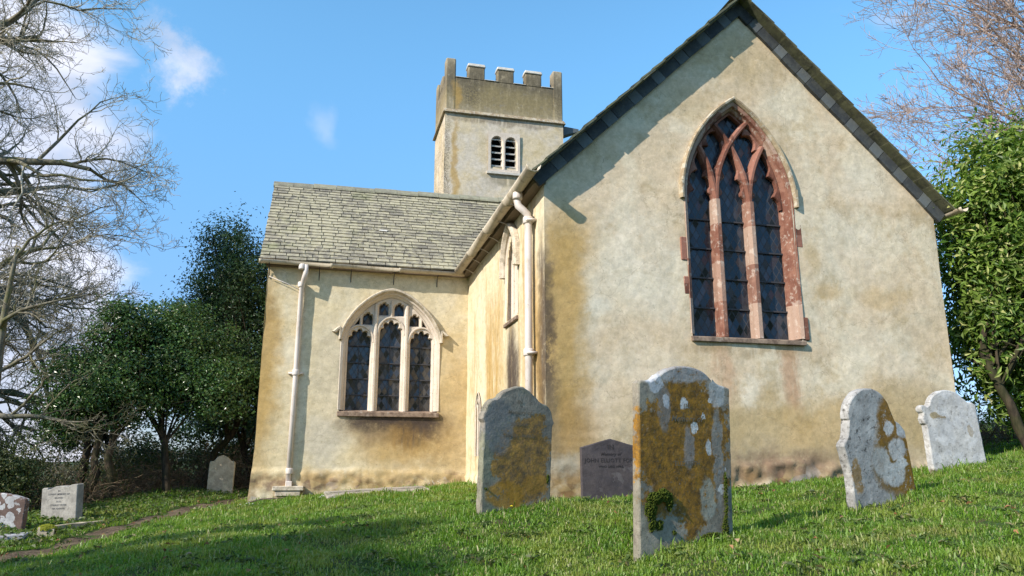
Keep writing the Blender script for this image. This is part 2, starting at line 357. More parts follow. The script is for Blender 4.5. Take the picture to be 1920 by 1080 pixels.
def slate_mat(name, cols, lich, lcol, moss=0.0):
    m, b = material(name); P = b.coord('Object'); r = b.attr('rnd')
    col = b.mix(r, cols[0], cols[1]); r2 = b.math('FRACT', b.math('MULTIPLY', r, 17.3)); col = b.mix(b.math('MULTIPLY', r2, .5), col, cols[2])
    li = b.ramp(b.math('ADD', b.noise(P, 9, 6, .72), b.math('MULTIPLY', b.noise(P, .9, 3), .35)), .60, .78)
    col = b.mix(b.math('MULTIPLY', li, lich), col, lcol)
    fine = b.ramp(b.noise(P, 45, 4, .7), .5, .7); col = b.mix(b.math('MULTIPLY', fine, lich * .6), col, lcol)
    if moss:
        mo = b.ramp(b.noise(b.vmath('ADD', P, (4, 4, 4)), 1.3, 5, .7), .55, .72); col = b.mix(b.math('MULTIPLY', mo, moss), col, (.17, .19, .06))
    fin(b, col, .8, b.bump(b.noise(P, 30, 5, .7), .5, .008), .25); return m
M_slate = slate_mat('lichened_slate', [(.17, .15, .12), (.37, .325, .235), (.11, .10, .095)], .7, (.47, .42, .28), .4)
M_verge = slate_mat('blue_slate', [(.028, .032, .038), (.13, .145, .155), (.06, .065, .07)], .12, (.25, .25, .20))
M_topslate = slate_mat('green_grey_slate', [(.07, .07, .055), (.14, .14, .085), (.05, .05, .05)], .35, (.22, .22, .12), .2)
M_ridge = slate_mat('ridge_stone', [(.20, .18, .13), (.27, .25, .18), (.14, .13, .11)], .4, (.38, .37, .25), .3)

def paint_mat(name, c, dirt, amt, rough=.45):
    m, b = material(name); P = b.coord('Object')
    d = b.ramp(b.noise(b.scalev(P, 3, 3, 1.2), 2.2, 6, .7), .45, .75); col = b.mix(b.math('MULTIPLY', d, amt), c, dirt)
    rs = b.ramp(b.noise(P, 13, 4, .7), .66, .72); col = b.mix(b.math('MULTIPLY', rs, amt * .7), col, (.28, .12, .06))
    fin(b, col, rough, b.bump(b.noise(P, 25, 4), .25, .004), .4); return m
M_pipe = paint_mat('painted_iron', (.64, .57, .53), (.40, .31, .22), .8)
M_gutter = paint_mat('dirty_gutter_paint', (.50, .43, .33), (.27, .21, .13), .9, .6)
M_iron = paint_mat('dark_iron', (.04, .04, .045), (.09, .06, .05), .5, .6)
M_wood = paint_mat('weathered_wood', (.16, .12, .085), (.08, .06, .045), .8, .8)
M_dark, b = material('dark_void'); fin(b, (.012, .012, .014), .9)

def glass_mat(name, c, tint, w, h):
    m, b = material(name); P = b.coord('Object'); x, y, z = b.sep(P)
    A = b.math('ADD', b.math('MULTIPLY', x, 1 / w), b.math('MULTIPLY', z, 1 / h)); B = b.math('SUBTRACT', b.math('MULTIPLY', x, 1 / w), b.math('MULTIPLY', z, 1 / h))
    fa = b.math('FRACT', b.math('ADD', A, 100)); fb = b.math('FRACT', b.math('ADD', B, 100))
    def edge(f): return b.math('GREATER_THAN', b.math('ABSOLUTE', b.math('SUBTRACT', f, .5)), .5 - .065)
    lead = b.math('MAXIMUM', edge(fa), edge(fb))
    wn = b.add('ShaderNodeTexWhiteNoise', noise_dimensions='2D'); b.set(wn.inputs[0], b.comb(b.math('FLOOR', A), b.math('FLOOR', B), 0))
    col = b.mix(b.math('POWER', wn.outputs[0], 2.2), c, tint); col = b.mix(lead, col, (.035, .035, .04))
    rough = b.math('MULTIPLY_ADD', lead, .5, b.math('MULTIPLY_ADD', wn.outputs[0], .14, .10))
    # each quarry is set at a slightly different tilt
    geo = b.add('ShaderNodeNewGeometry')
    off = b.vmath('SCALE', b.vmath('SUBTRACT', wn.outputs[1], (.5, .5, .5)), scale=.42)
    nrm = b.vmath('NORMALIZE', b.vmath('ADD', geo.outputs['Normal'], off))
    fin(b, col, rough, b.bump(b.noise(P, 14, 3), .15, .01, nrm), .5); return m
M_glassB = glass_mat('leaded_glass_blue', (.010, .013, .019), (.05, .06, .078), .105, .175)
M_glassG = glass_mat('leaded_glass_grey', (.032, .030, .030), (.085, .08, .078), .105, .175)

# ------------------------------------------------------------------ wall skins
def in_arch(x, z, c, hw, z0, zs, prof):
    if z < z0: return False
    if z <= zs: return abs(x - c) < hw
    return z < zs + prof((x - c) / hw) if abs(x - c) < hw else False
def wall_grid(name, a0, a1, da, z0, top, dz, to3, mat, hole=None, bulge=None, parent=None):
    """outer skin of a wall: grid of about da x dz, pushed in and out a little like old render"""
    na = max(2, int(round((a1 - a0) / da))); zt = max(top(a0 + (a1 - a0) * i / na) for i in range(na + 1)); nz = max(2, int(round((zt - z0) / dz)))
    vs = []; fs = []; A = []; Z = []
    for j in range(nz + 1):
        for i in range(na + 1):
            a = a0 + (a1 - a0) * i / na; z = z0 + (top(a) - z0) * j / nz
            o = .020 * mnoise.noise(Vector((a * .9, z * .9, 3.1 + z0))) + .007 * mnoise.noise(Vector((a * 3.1, z * 3.1, 7.7))) + .003 * mnoise.noise(Vector((a * 9, z * 9, 1.7)))
            if bulge: o += bulge(a, z)
            vs.append(to3(a, z, o)); A.append(a); Z.append(z)
    for j in range(nz):
        for i in range(na):
            q = (j * (na + 1) + i, j * (na + 1) + i + 1, (j + 1) * (na + 1) + i + 1, (j + 1) * (na + 1) + i)
            ca = sum(A[k] for k in q) / 4; cz = sum(Z[k] for k in q) / 4
            if hole and hole(ca, cz): continue
            fs.append(q)
    return mk(name, vs, fs, mat, parent, True)

# window geometry --------------------------------------------------
def two_centre(hw, rise):
    R = (rise * rise + hw * hw) / (2 * hw)
    return lambda t: sqrt(max(0, R * R - (R - hw + abs(t) * hw) ** 2))
def arch_outline(c, hw, z0, zs, prof, n=36):
    pts = [(c - hw, z0), (c - hw, (z0 + zs) / 2), (c - hw, zs)]
    for i in range(1, n):
        t = -cos(pi * i / n); pts.append((c + hw * t, zs + prof(t)))
    pts += [(c + hw, zs), (c + hw, (z0 + zs) / 2), (c + hw, z0)]
    return pts
CW = dict(c=2.845, hw=.735, z0=1.72, zs=3.60, rise=1.42)          # red chancel window
cprof = lambda t: two_centre(CW['hw'], CW['rise'])(t)
TWN = dict(c=-1.455, hw=.80, z0=1.03, zs=2.30, rise=.84)         # pale transept window
def tprof_f(hw, rise): return lambda t: rise * ((1 - abs(t) ** 1.6) ** .62 if abs(t) < 1 else 0)
tprof = tprof_f(TWN['hw'], TWN['rise'])

def plinth_bulge(zl, amp):
    def f(a, z):
        zl2 = zl + .05 * mnoise.noise(Vector((a * 1.3, 2, 5)))
        w = min(1, max(0, (zl2 - z) / .05)); base = .03 * w + max(0, (zl2 - z)) * .04
        return base + w * amp * (mnoise.noise(Vector((a * 4.2, z * 6.0, 0))) + .6 * mnoise.noise(Vector((a * 9.5, z * 12.0, 4))))
    return f
g_top = lambda u: 3.92 + .956 * u if u < 3.02 else 3.92 + .956 * (6.04 - u)
gable = wall_grid('gable_wall', 0, 6.06, .038, -.9, g_top, .04, lambda a, z, o: (a, -o * min(1, a / .15, (6.06 - a) / .1), z), M_gable,
                  hole=lambda a, z: in_arch(a, z, CW['c'], CW['hw'] + .08, CW['z0'] - .05, CW['zs'], two_centre(CW['hw'] + .08, CW['rise'] + .084)),
                  bulge=lambda a, z: plinth_bulge(.10, .055)(a, z) * (0.2 if a < 2.2 else 1), parent=church)
side = wall_grid('chancel_side_wall', -.002, 5.35, .05, -.9, lambda a: 3.66, .05, lambda a, z, o: (-o * min(1, abs(a) / .15), a, z), M_side,
                 hole=lambda a, z: in_arch(a, z, 1.72, .30, 2.15, 2.95, two_centre(.30, .5)) or in_arch(a, z, 4.16, .20, .2, .95, two_centre(.20, .33)),
                 bulge=lambda a, z: plinth_bulge(-.1, .02)(a, z), parent=church)
wall_grid('chancel_far_wall', 0, 14, .6, -.9, lambda a: 3.66, .6, lambda a, z, o: (6.06 + o, a, z), M_side, parent=church)
transept = wall_grid('transept_wall', -3.75, 0, .038, -1.0, lambda a: 3.66, .04, lambda a, z, o: (a - (.07 * max(0, min(1, (.35 - z) / 1.2)) * (1 if a < -3.7 else max(0, (-3.3 - a) / .4)) if a < -3.3 else 0), 5.25 - o, z), M_trans,
                     hole=lambda a, z: in_arch(a, z, TWN['c'], TWN['hw'] + .085, TWN['z0'] - .05, TWN['zs'], tprof_f(TWN['hw'] + .085, TWN['rise'] + .09)),
                     bulge=plinth_bulge(-.02, .035), parent=church)
tg = lambda a: 3.70 + .985 * (a - 5.25) if a < 7.5 else 3.70 + .985 * (9.75 - a)
wall_grid('transept_end_wall', 5.25, 9.75, .12, -1.2, tg, .12, lambda a, z, o: (-3.75 - o - .07 * max(0, min(1, (.35 - z) / 1.2)), a, z), M_side, parent=church)

def ring3(pts, y): return [(x, y, z) for x, z in pts]
def window(name, c, hw, z0, zs, rise, prof_f, jamb, mstone, mhood, mglass, depth, y0, hood, sillh=.1):
    """moulded stone surround + glass sheet; y0 is the wall face"""
    steps = [(jamb, -.012), (jamb * .93, -.020), (jamb * .55, .0), (jamb * .50, .05), (jamb * .22, .085), (jamb * .16, .13), (0, .165), (0, depth + .06)]
    rings = []
    for off, y in steps:
        pts = arch_outline(c, hw + off, z0 - .0, zs, prof_f(hw + off, rise + off * 1.05)); rings.append(ring3(pts, y0 + y))
    v, f = loft(rings, closed=False)
    fr = mk('window_frame', v, f, mstone, church, False); sharp(fr)
    g = MB(); y = y0 + depth
    gl = mk('leaded_glass', [(c - hw - .05, y, z0 - .05), (c + hw + .05, y, z0 - .05), (c + hw + .05, y, zs + rise + .1), (c - hw - .05, y, zs + rise + .1)], [(0, 1, 2, 3)], mglass, fr)
    # sill: sloping stone
    s = MB(); hw2 = hw + jamb
    s.quadbox([(c - hw2, y0 - .045, z0 - sillh), (c + hw2, y0 - .045, z0 - sillh), (c + hw2, y0 + depth + .05, z0 - sillh), (c - hw2, y0 + depth + .05, z0 - sillh),
               (c - hw2, y0 - .045, z0 - .035), (c + hw2, y0 - .045, z0 - .035), (c + hw2, y0 + depth + .05, z0 + .025), (c - hw2, y0 + depth + .05, z0 + .025)])
    s.build('window_sill', M_sill, fr, bevel=.008)
    # hood mould
    hin, hout, proj, ztip, flick = hood
    n = 40; pin = []; pout = []
    pr_i = prof_f(hw + hin, rise + hin * 1.05); pr_o = prof_f(hw + hout, rise + hout * 1.08)
    ang = [-cos(pi * i / n) for i in range(n + 1)]
    I = [(c + (hw + hin) * t, zs + pr_i(t)) for t in ang]; O = [(c + (hw + hout) * t, zs + pr_o(t)) for t in ang]
    I = [(I[0][0], ztip)] + I + [(I[-1][0], ztip)]; O = [(O[0][0], ztip)] + O + [(O[-1][0], ztip)]
    if flick: # label stops kicked outward
        I = [(I[0][0] - flick, ztip)] + [(I[1][0], ztip + .07)] + I[1:-1] + [(I[-1][0], ztip + .07), (I[-1][0] + flick, ztip)]
        O = [(O[0][0] - flick - .02, ztip + .02)] + [(O[1][0], ztip + .13)] + O[1:-1] + [(O[-1][0], ztip + .13), (O[-1][0] + flick + .02, ztip + .02)]
    jit = lambda k: .004 * mnoise.noise(Vector((k * .37, hw * 7, 0)))
    rings = []
    for frac, yy in ((0, .0), (0, -proj * .45), (.35, -proj * .95), (.72, -proj), (1.0, -proj * .62), (1.02, .0)):
        rings.append([(I[k][0] + (O[k][0] - I[k][0]) * frac + jit(k), y0 + yy + jit(k + 50), I[k][1] + (O[k][1] - I[k][1]) * frac + jit(k + 90)) for k in range(len(I))])
    v, f = loft(rings, closed=False); m_ = len(I)
    f.append(tuple(i * m_ for i in range(len(rings)))); f.append(tuple(reversed([i * m_ + m_ - 1 for i in range(len(rings))])))
    hd = mk('hood_mould', v, f, mhood, fr, False)
    fr['label'] = name
    return fr
def sharp(o):
    me = o.data; bm = bmesh.new(); bm.from_mesh(me); bmesh.ops.recalc_face_normals(bm, faces=bm.faces); bm.to_mesh(me); bm.free()
def ribbon(mb, pts, wl, wr, yf, yb, ch=.02, flat=.5):
    """stone bar following pts (x,z) with a chamfered front"""
    P = [Vector((p[0], 0, p[1])) for p in pts]; n0 = len(mb.v)
    for i, p in enumerate(P):
        t = (P[min(i + 1, len(P) - 1)] - P[max(i - 1, 0)]).normalized(); nrm = Vector((-t.z, 0, t.x))
        a = wl[i] if hasattr(wl, '__len__') else wl; c_ = wr[i] if hasattr(wr, '__len__') else wr
        for off, y in ((a, yb), (a, yf + ch * 1.4), (a * flat, yf), (-c_ * flat, yf), (-c_, yf + ch * 1.4), (-c_, yb)):
            q = p + nrm * off; mb.v.append((q.x, y, q.z))
    for i in range(len(P) - 1):
        for k in range(5):
            a0 = n0 + i * 6 + k; mb.f.append((a0, a0 + 1, a0 + 7, a0 + 6)); mb.r.append(.5)
def cusped(n, peaks, amp, w0, k=.035):
    return [w0 + sum(amp * max(0, 1 - abs(i / n - p) / (k * 3.2)) ** 1.7 for p in peaks) for i in range(n + 1)]

# --- red sandstone window of three lights with interlacing cusped tracery
f_c = lambda hw, rise: two_centre(hw, rise)
cw = window('red sandstone window of three tall lights with interlaced tracery', CW['c'], CW['hw'], CW['z0'], CW['zs'], CW['rise'], f_c, .115, M_red, M_redhood, M_glassB, .20, 0.0, (.115, .18, .07, 3.86, 0))
R = (CW['rise'] ** 2 + CW['hw'] ** 2) / (2 * CW['hw']); mu = (2.535, 3.06)
for i, mx in enumerate(mu):
    m_ = MB(); ribbon(m_, [(mx, CW['z0'] - .01), (mx, 2.6), (mx, 3.66)], .064, .064, .035 + i * .001, .24, .035, .42)
    o = m_.build('mullion', M_red, cw)
tr = MB(); nn = 40; kk = 0
for mx in mu:
    for sgn in (1, -1):
        pts = []
        cx = mx + sgn * R
        for i in range(nn + 1):
            a = i / nn * 1.02; x = cx - sgn * R * cos(a); z = CW['zs'] + R * sin(a)
            if in_arch(x, z, CW['c'], CW['hw'] + .05, 0, CW['zs'], two_centre(CW['hw'] + .05, CW['rise'] + .06)): pts.append((x, z))
            else: break
        if len(pts) < 3: continue
        n = len(pts) - 1; L = R * 1.02 * n / nn
        pk = [.20 / L, .46 / L] + ([.95 / L] if L > 1.15 else [])
        kk += 1; ribbon(tr, pts, .042, .042, .045 + .0035 * kk, .22, .03, .40)
        cw_ = cusped(n, pk, .085, .045, .03)
        ribbon(tr, pts, cw_, cw_, .098 + .003 * kk, .17, .012, .8)
for sgn in (1, -1):   # cusps on the main arch itself
    pts = []; cx = CW['c'] - sgn * CW['hw'] + sgn * R
    amax = math.acos((R - CW['hw']) / R)
    for i in range(nn + 1):
        a = i / nn * amax; pts.append((cx - sgn * R * cos(a), CW['zs'] + R * sin(a)))
    wv = cusped(nn, [.13, .33, .60, .78], .10, .02, .022)
    ribbon(tr, pts, [0.01] * (nn + 1) if sgn > 0 else wv, wv if sgn > 0 else [.01] * (nn + 1), .11, .18, .012, .8)
o = tr.build('tracery', M_redtr, cw)
def light_bars(fr, x0, x1, zs_, y, rad=.009):
    for z in zs_:
        m_ = MB(); m_.box(x0, y - rad, z - rad * 1.2, x1, y + rad, z + rad * 1.2); m_.build('saddle_bar', M_iron, fr)
for (a, b2, sk) in ((2.105, 2.465, .0), (2.605, 2.99, .0), (3.13, 3.605, .0)):
    light_bars(cw, a, b2, [2.12, 2.54, 2.96, 3.38], .180)
# pale patches of reset blocks outside the jambs
for (x0, x1, z0_, z1_) in ((1.91, 2.0, 2.72, 3.05), (3.69, 3.79, 3.02, 3.36), (3.69, 3.77, 1.70, 2.02), (1.93, 2.0, 2.25, 2.5)):
    q = MB(); q.box(x0, -.013, z0_, x1, .02, z1_); q.build('jamb_block', M_redtr, cw, bevel=.01)

# --- pale perpendicular transept window: a pierced stone plate
def foiled(cx, zb, zs_, hw, rise, ncusp=4, amp=.22, n=48):
    pts = [(cx - hw, zb), (cx - hw, (zb + zs_) / 2), (cx - hw, zs_)]
    for i in range(1, n):
        th = pi - pi * i / n; u_ = i / n
        rr = 1 - amp * max([max(0, 1 - abs(u_ - (k + 1) / (ncusp + 1)) / .075) ** 1.5 for k in range(ncusp)] + [0])
        pts.append((cx + hw * rr * cos(th), zs_ + rise * rr * sin(th)))
    pts += [(cx + hw, zs_), (cx + hw, (zb + zs_) / 2), (cx + hw, zb)]
    return pts
def plate(outer, holes, yf, yb, grow, mat, name, parent):
    """stone plate pierced by holes; each hole splays wider towards the front"""
    from mathutils.geometry import delaunay_2d_cdt
    def scaled(h, g):
        cx = sum(p[0] for p in h) / len(h); cz = sum(p[1] for p in h) / len(h); r = []
        hx = max(abs(p[0] - cx) for p in h); hz = max(abs(p[1] - cz) for p in h)
        return [(cx + (p[0] - cx) * (hx + g) / hx, cz + (p[1] - cz) * (hz + g) / hz) for p in h]
    def inside(p, poly):
        r = False; j = len(poly) - 1
        for i in range(len(poly)):
            if (poly[i][1] > p[1]) != (poly[j][1] > p[1]) and p[0] < (poly[j][0] - poly[i][0]) * (p[1] - poly[i][1]) / (poly[j][1] - poly[i][1]) + poly[i][0]: r = not r
            j = i
        return r
    fh = [scaled(h, grow) for h in holes]
    vv = [Vector(p) for p in outer]; ed = [(i, (i + 1) % len(outer)) for i in range(len(outer))]
    for h in fh:
        n0 = len(vv); vv += [Vector(p) for p in h]; ed += [(n0 + i, n0 + (i + 1) % len(h)) for i in range(len(h))]
    r = delaunay_2d_cdt(vv, ed, [], 0, 1e-5); V2, F2 = r[0], r[2]
    vs = [(p.x, yf, p.y) for p in V2]; fs = []
    for f in F2:
        c_ = (sum(V2[i].x for i in f) / len(f), sum(V2[i].y for i in f) / len(f))
        if inside(c_, outer) and not any(inside(c_, h) for h in fh): fs.append(tuple(f))
    for h, g in zip(holes, fh):
        n0 = len(vs); k = len(h); mid = [((a[0] + c2[0]) / 2, (a[1] + c2[1]) / 2) for a, c2 in zip(h, g)]
        for ring, y in ((g, yf), (mid, yf + (yb - yf) * .16), (h, yf + (yb - yf) * .45), (h, yb)): vs += [(p[0], y, p[1]) for p in ring]
        for q in range(3):
            for i in range(k):
                i2 = (i + 1) % k; fs.append((n0 + q * k + i, n0 + q * k + i2, n0 + (q + 1) * k + i2, n0 + (q + 1) * k + i))
    return mk(name, vs, fs, mat, parent)
tw = window('pale stone window of three arched lights with panel tracery', TWN['c'], TWN['hw'], TWN['z0'], TWN['zs'], TWN['rise'], tprof_f, .125, M_pale, M_palehood, M_glassG, .24, 5.25, (.10, .165, .11, 2.43, .10), .12)
LX = [(-2.035, .205, 2.30, .25), (-1.455, .205, 2.46, .27), (-.875, .205, 2.30, .25)]
zb = TWN['z0'] - .02
holes = [foiled(cx, zb, zs_, hw, rise) for cx, hw, zs_, rise in LX]
holes += [foiled(-1.60, 2.83, 2.96, .088, .11, 2, .25, 24), foiled(-1.31, 2.83, 2.96, .088, .11, 2, .25, 24),
          foiled(-1.895, 2.64, 2.75, .09, .11, 2, .25, 24), foiled(-1.015, 2.64, 2.75, .09, .11, 2, .25, 24)]
holes += [[(-2.13, 2.62), (-2.05, 2.63), (-2.05, 2.74)], [(-.78, 2.62), (-.86, 2.63), (-.86, 2.74)]]
outer = arch_outline(TWN['c'], TWN['hw'] + .02, zb - .04, TWN['zs'], tprof_f(TWN['hw'] + .02, TWN['rise'] + .02))
plate(outer, holes, 5.25 + .105, 5.25 + .235, .032, M_pale, 'tracery', tw)
for cx, hw, zs_, rise in LX:                      # raised round heads and mullion rolls
    m_ = MB(); pts = [(cx + (hw + .052) * cos(pi - pi * i / 24), zs_ + (rise + .055) * sin(pi - pi * i / 24)) for i in range(25)]
    ribbon(m_, pts, .020, .020, 5.25 + .078, 5.25 + .14, .012, .5); m_.build('light_head_moulding', M_pale, tw)
for mx, zt in ((-1.745, 3.02), (-1.165, 3.02)):
    m_ = MB(); ribbon(m_, [(mx, TWN['z0'] - .01), (mx, 2.3), (mx, zt)], .045, .045, 5.25 + .065, 5.25 + .20, .03, .35); m_.build('mullion', M_pale, tw)
m_ = MB(); ribbon(m_, [(-1.455, 2.78), (-1.455, 3.1)], .022, .022, 5.25 + .082, 5.25 + .20, .012, .4); m_.build('mullion', M_pale, tw)
for cx, hw, zs_, rise in LX:
    for z in (1.32, 1.62, 1.92, 2.24): light_bars(tw, cx - hw, cx + hw, [z], 5.25 + .215)
    m_ = MB(); m_.box(cx - .007, 5.25 + .219, TWN['z0'], cx + .007, 5.25 + .232, zs_ + rise); m_.build('saddle_bar', M_iron, tw)

# --- blocked two-light window and low niche in the side wall (plane u = 0, a runs along v)
def swap(o):   # (x,y,z) built facing -y  ->  facing -x at matching v
    for vtx in o.data.vertices: x, y, z = vtx.co; vtx.co = (y, x, z)
    bm = bmesh.new(); bm.from_mesh(o.data); bmesh.ops.reverse_faces(bm, faces=bm.faces); bm.to_mesh(o.data); bm.free()
bw = window('blocked pale stone window beside the downpipe', 1.72, .29, 2.16, 2.95, .50, f_c, .10, M_pale, M_palehood, M_pale, .10, 0.0, (.09, .18, .10, 2.86, 0), .09)
h2 = [foiled(1.58, 2.25, 2.95, .095, .16, 2, .2, 24), foiled(1.86, 2.25, 2.95, .095, .16, 2, .2, 24)]
pl = plate(arch_outline(1.72, .31, 2.12, 2.95, two_centre(.31, .52)), h2, .06, .10, .02, M_pale, 'blocking_panel', bw)
for o in [bw] + list(bw.children): swap(o)
nw = []
rings = []
for off, y in ((.07, -.015), (.04, -.02), (.03, .01), (0, .03), (0, .16)):
    rings.append(ring3(arch_outline(4.16, .18 + off, .2, .95, two_centre(.18 + off, .30 + off)), y))
v, f = loft(rings, closed=False); ni = mk('low_lancet_opening', v, f, M_pale, church)
bk = mk('opening_back', [(3.9, .15, .1), (4.4, .15, .1), (4.4, .15, 1.4), (3.9, .15, 1.4)], [(0, 1, 2, 3)], M_wood, ni)
for o in (ni, bk): swap(o)

# ------------------------------------------------------------------ roofs
def slate_course(mb, p0, along, up, nrm, a0f, a1f, slope_len, row, w, thick, jag=.012, gap=.004, seed=1, skip=None):
    rr = random.Random(seed); nrow = int(slope_len / row)
    for j in range(nrow + 1):
        s0 = j * row - .0; s1 = min(slope_len + .02, s0 + row * 1.9)
        a0 = a0f(s0); a1 = a1f(s0); x = a0 - (w * .5 if j % 2 else 0) * rr.uniform(.7, 1.1)
        while x < a1:
            ww = w * rr.uniform(.72, 1.28); xa = max(x, a0 + rr.uniform(-jag, jag)); xb = min(x + ww, a1 + rr.uniform(-jag, jag)); x += ww
            if xb - xa < .03: continue
            l0 = s0 + rr.uniform(-jag, jag * .6); t0 = thick * rr.uniform(.75, 1.35); tl = rr.uniform(-.002, .003)
            def P(a, s, h): return tuple(p0 + along * a + up * s + nrm * h)
            hb = thick * 1.15 + t0 * .5
            mb.quadbox([P(xa + gap, l0, .004), P(xb - gap, l0 + rr.uniform(-.004, .004), .004), P(xb - gap, s1, -.012), P(xa + gap, s1, -.012),
                        P(xa + gap, l0, hb + tl), P(xb - gap, l0, hb - tl), P(xb - gap, s1, -.012 + t0 * .6), P(xa + gap, s1, -.012 + t0 * .6)], rr.random())
def roofdir(run, rise):
    L = sqrt(run * run + rise * rise); return run / L, rise / L
# transept roof, front slope (rises with v)
c_, s_ = roofdir(1, .985)
tp0 = Vector((0, 5.11, 3.715)); L_t = (7.5 - 5.11) / c_
def valley(s):
    z = 3.715 + s * s_; return (z - 3.90) / .956 + .12
mb = MB(); slate_course(mb, tp0, Vector((1, 0, 0)), Vector((0, c_, s_)), Vector((0, -s_, c_)), lambda s: -3.90, lambda s: max(-.16, valley(s)), L_t, .128, .27, .021, gap=.007, seed=3)
troof = mb.build('transept_roof', M_slate, church)
q = MB(); q.quadbox([(-3.86, 5.14, 3.66), (.0, 5.14, 3.66), (2.6, 7.5, 5.98), (-3.86, 7.5, 5.98), (-3.86, 5.14, 3.71), (.0, 5.14, 3.71), (2.6, 7.5, 6.035), (-3.86, 7.5, 6.035)])
q.quadbox([(-3.86, 7.503, 5.98), (2.6, 7.503, 5.98), (0, 9.9, 3.66), (-3.86, 9.9, 3.66), (-3.86, 7.503, 6.035), (2.6, 7.503, 6.035), (0, 9.9, 3.71), (-3.86, 9.9, 3.71)])
q.build('roof_boarding', M_wood, troof)
q = MB(); slate_course(q, Vector((0, 9.89, 3.715)), Vector((1, 0, 0)), Vector((0, -c_, s_)), Vector((0, s_, c_)), lambda s: -3.90, lambda s: max(-.16, valley(s)), L_t, .24, .32, .014, seed=5)
q.build('rear_slope_slates', M_slate, troof)
x = -3.92; rr = random.Random(4)
while x < 2.0:
    w_ = rr.uniform(.40, .5); q = MB(); dz_ = rr.uniform(-.008, .008); cz = 6.09 + dz_ + .012 * (x + 3.9)
    v, f = loft([[(xx, 7.5 - .15, cz - .13), (xx, 7.5 - .135, cz - .085), (xx, 7.5 - .05, cz + .0), (xx, 7.5, cz + .028), (xx, 7.5 + .05, cz), (xx, 7.5 + .15, cz - .10), (xx, 7.5 + .15, cz - .13)] for xx in (x, x + w_ - .006)], closed=True, cap_first=True, cap_last=True)
    rd = mk('ridge_stone', v, f, M_ridge, troof, fattrs={'rnd': [rr.random()] * len(f)}); x += w_
# loose white flake on the slates
q = MB(); pp = tp0 + Vector((-1.72, 0, 0)) + Vector((0, c_, s_)) * 1.36 + Vector((0, -s_, c_)) * .034
q.quadbox([tuple(pp + Vector((dx_, 0, 0)) + Vector((0, c_, s_)) * ss + Vector((0, -s_, c_)) * hh) for hh in (0, .012) for dx_, ss in ((0, .01), (.17, 0), (.18, .05), (.03, .055))]); q.build('pale_slate', M_coping, troof)

# chancel roof, two slopes (ridge runs along v)
c2, s2 = roofdir(1, .956)
mbL = MB(); slate_course(mbL, Vector((-.19, -.25, 3.90 - .19 * .956)), Vector((0, 1, 0)), Vector((c2, 0, s2)), Vector((-s2, 0, c2)), lambda s: 0.0, lambda s: 14.3, 3.21 / c2, .24, .30, .016, .018, seed=8)
croof = mbL.build('chancel_roof', M_topslate, church)
mbR = MB(); slate_course(mbR, Vector((6.25, -.25, 3.90 - .21 * .956)), Vector((0, 1, 0)), Vector((-c2, 0, s2)), Vector((s2, 0, c2)), lambda s: 0.0, lambda s: 14.3, 3.23 / c2, .24, .30, .016, .018, seed=9)
mbR.build('right_slope_slates', M_topslate, croof)
rr = random.Random(12)
for sgn, x0 in ((1, -.17), (-1, 6.23)):     # under-verge slates: what one sees from below the overhang
    q = MB(); s = 0.0; Lv = 3.20 / c2
    while s < Lv:
        w_ = rr.uniform(.20, .27); w_ = min(w_, Lv - s)
        a = Vector((x0 + sgn * c2 * s, 0, 3.895 - .17 * .956 + s2 * s)); t = Vector((sgn * c2, 0, s2)); n_ = Vector((-sgn * s2, 0, c2)); hh = rr.uniform(-.004, .004)
        c8 = []
        for h in (-.018 + hh, -.002 + hh):
            for (ss, yy) in ((0.003, -.225), (w_ - .003, -.225), (w_ - .003, -.02), (.003, -.02)): p = a + t * ss + n_ * h; c8.append((p.x, yy + rr.uniform(-.008, .008) * (yy < -.1), p.z))
        q.quadbox(c8 if sgn > 0 else [c8[1], c8[0], c8[3], c8[2], c8[5], c8[4], c8[7], c8[6]], rr.random()); s += w_
    q.build('verge_soffit_slates', M_topslate, croof)
    q = MB(); s = -.02; k = 0                 # slate strip on the wall face beneath the verge, long dark / short pale
    while s < Lv - .02:
        w_ = rr.uniform(.29, .37) if k % 2 == 0 else rr.uniform(.17, .21); w_ = min(w_, Lv + .05 - s)
        a = Vector((x0 + sgn * c2 * s, 0, 3.87 - .17 * .956 + s2 * s)); t = Vector((sgn * c2, 0, s2)); n_ = Vector((-sgn * s2, 0, c2)); dd = rr.uniform(0, .008)
        c8 = []
        for h in (-.165 + rr.uniform(-.006, .006), -.0):
            for (ss, yy) in ((0.004, -.052 - dd), (w_ - .004, -.052 - dd), (w_ - .004, .0), (.004, .0)): p = a + t * ss + n_ * h; c8.append((p.x, yy, p.z))
        q.quadbox(c8 if sgn > 0 else [c8[1], c8[0], c8[3], c8[2], c8[5], c8[4], c8[7], c8[6]], (rr.uniform(.0, .22) if k % 2 == 0 else rr.uniform(.72, 1))); s += w_; k += 1
    q.build('verge_face_slates', M_verge, croof)
q = MB(); q.quadbox([(2.9, -.27, 6.80), (3.14, -.27, 6.80), (3.14, 14, 6.80), (2.9, 14, 6.80), (3.0, -.27, 6.90), (3.04, -.27, 6.90), (3.04, 14, 6.90), (3.0, 14, 6.90)]); q.build('ridge_capping', M_topslate, croof)
# eaves: dark boarding under the slates on the side
q = MB(); q.box(-.14, -.02, 3.62, .02, 5.2, 3.70); q.build('eaves_board', M_wood, croof)
q = MB(); q.box(-3.78, 5.16, 3.61, -.02, 5.24, 3.665); q.build('eaves_board', M_wood, troof)

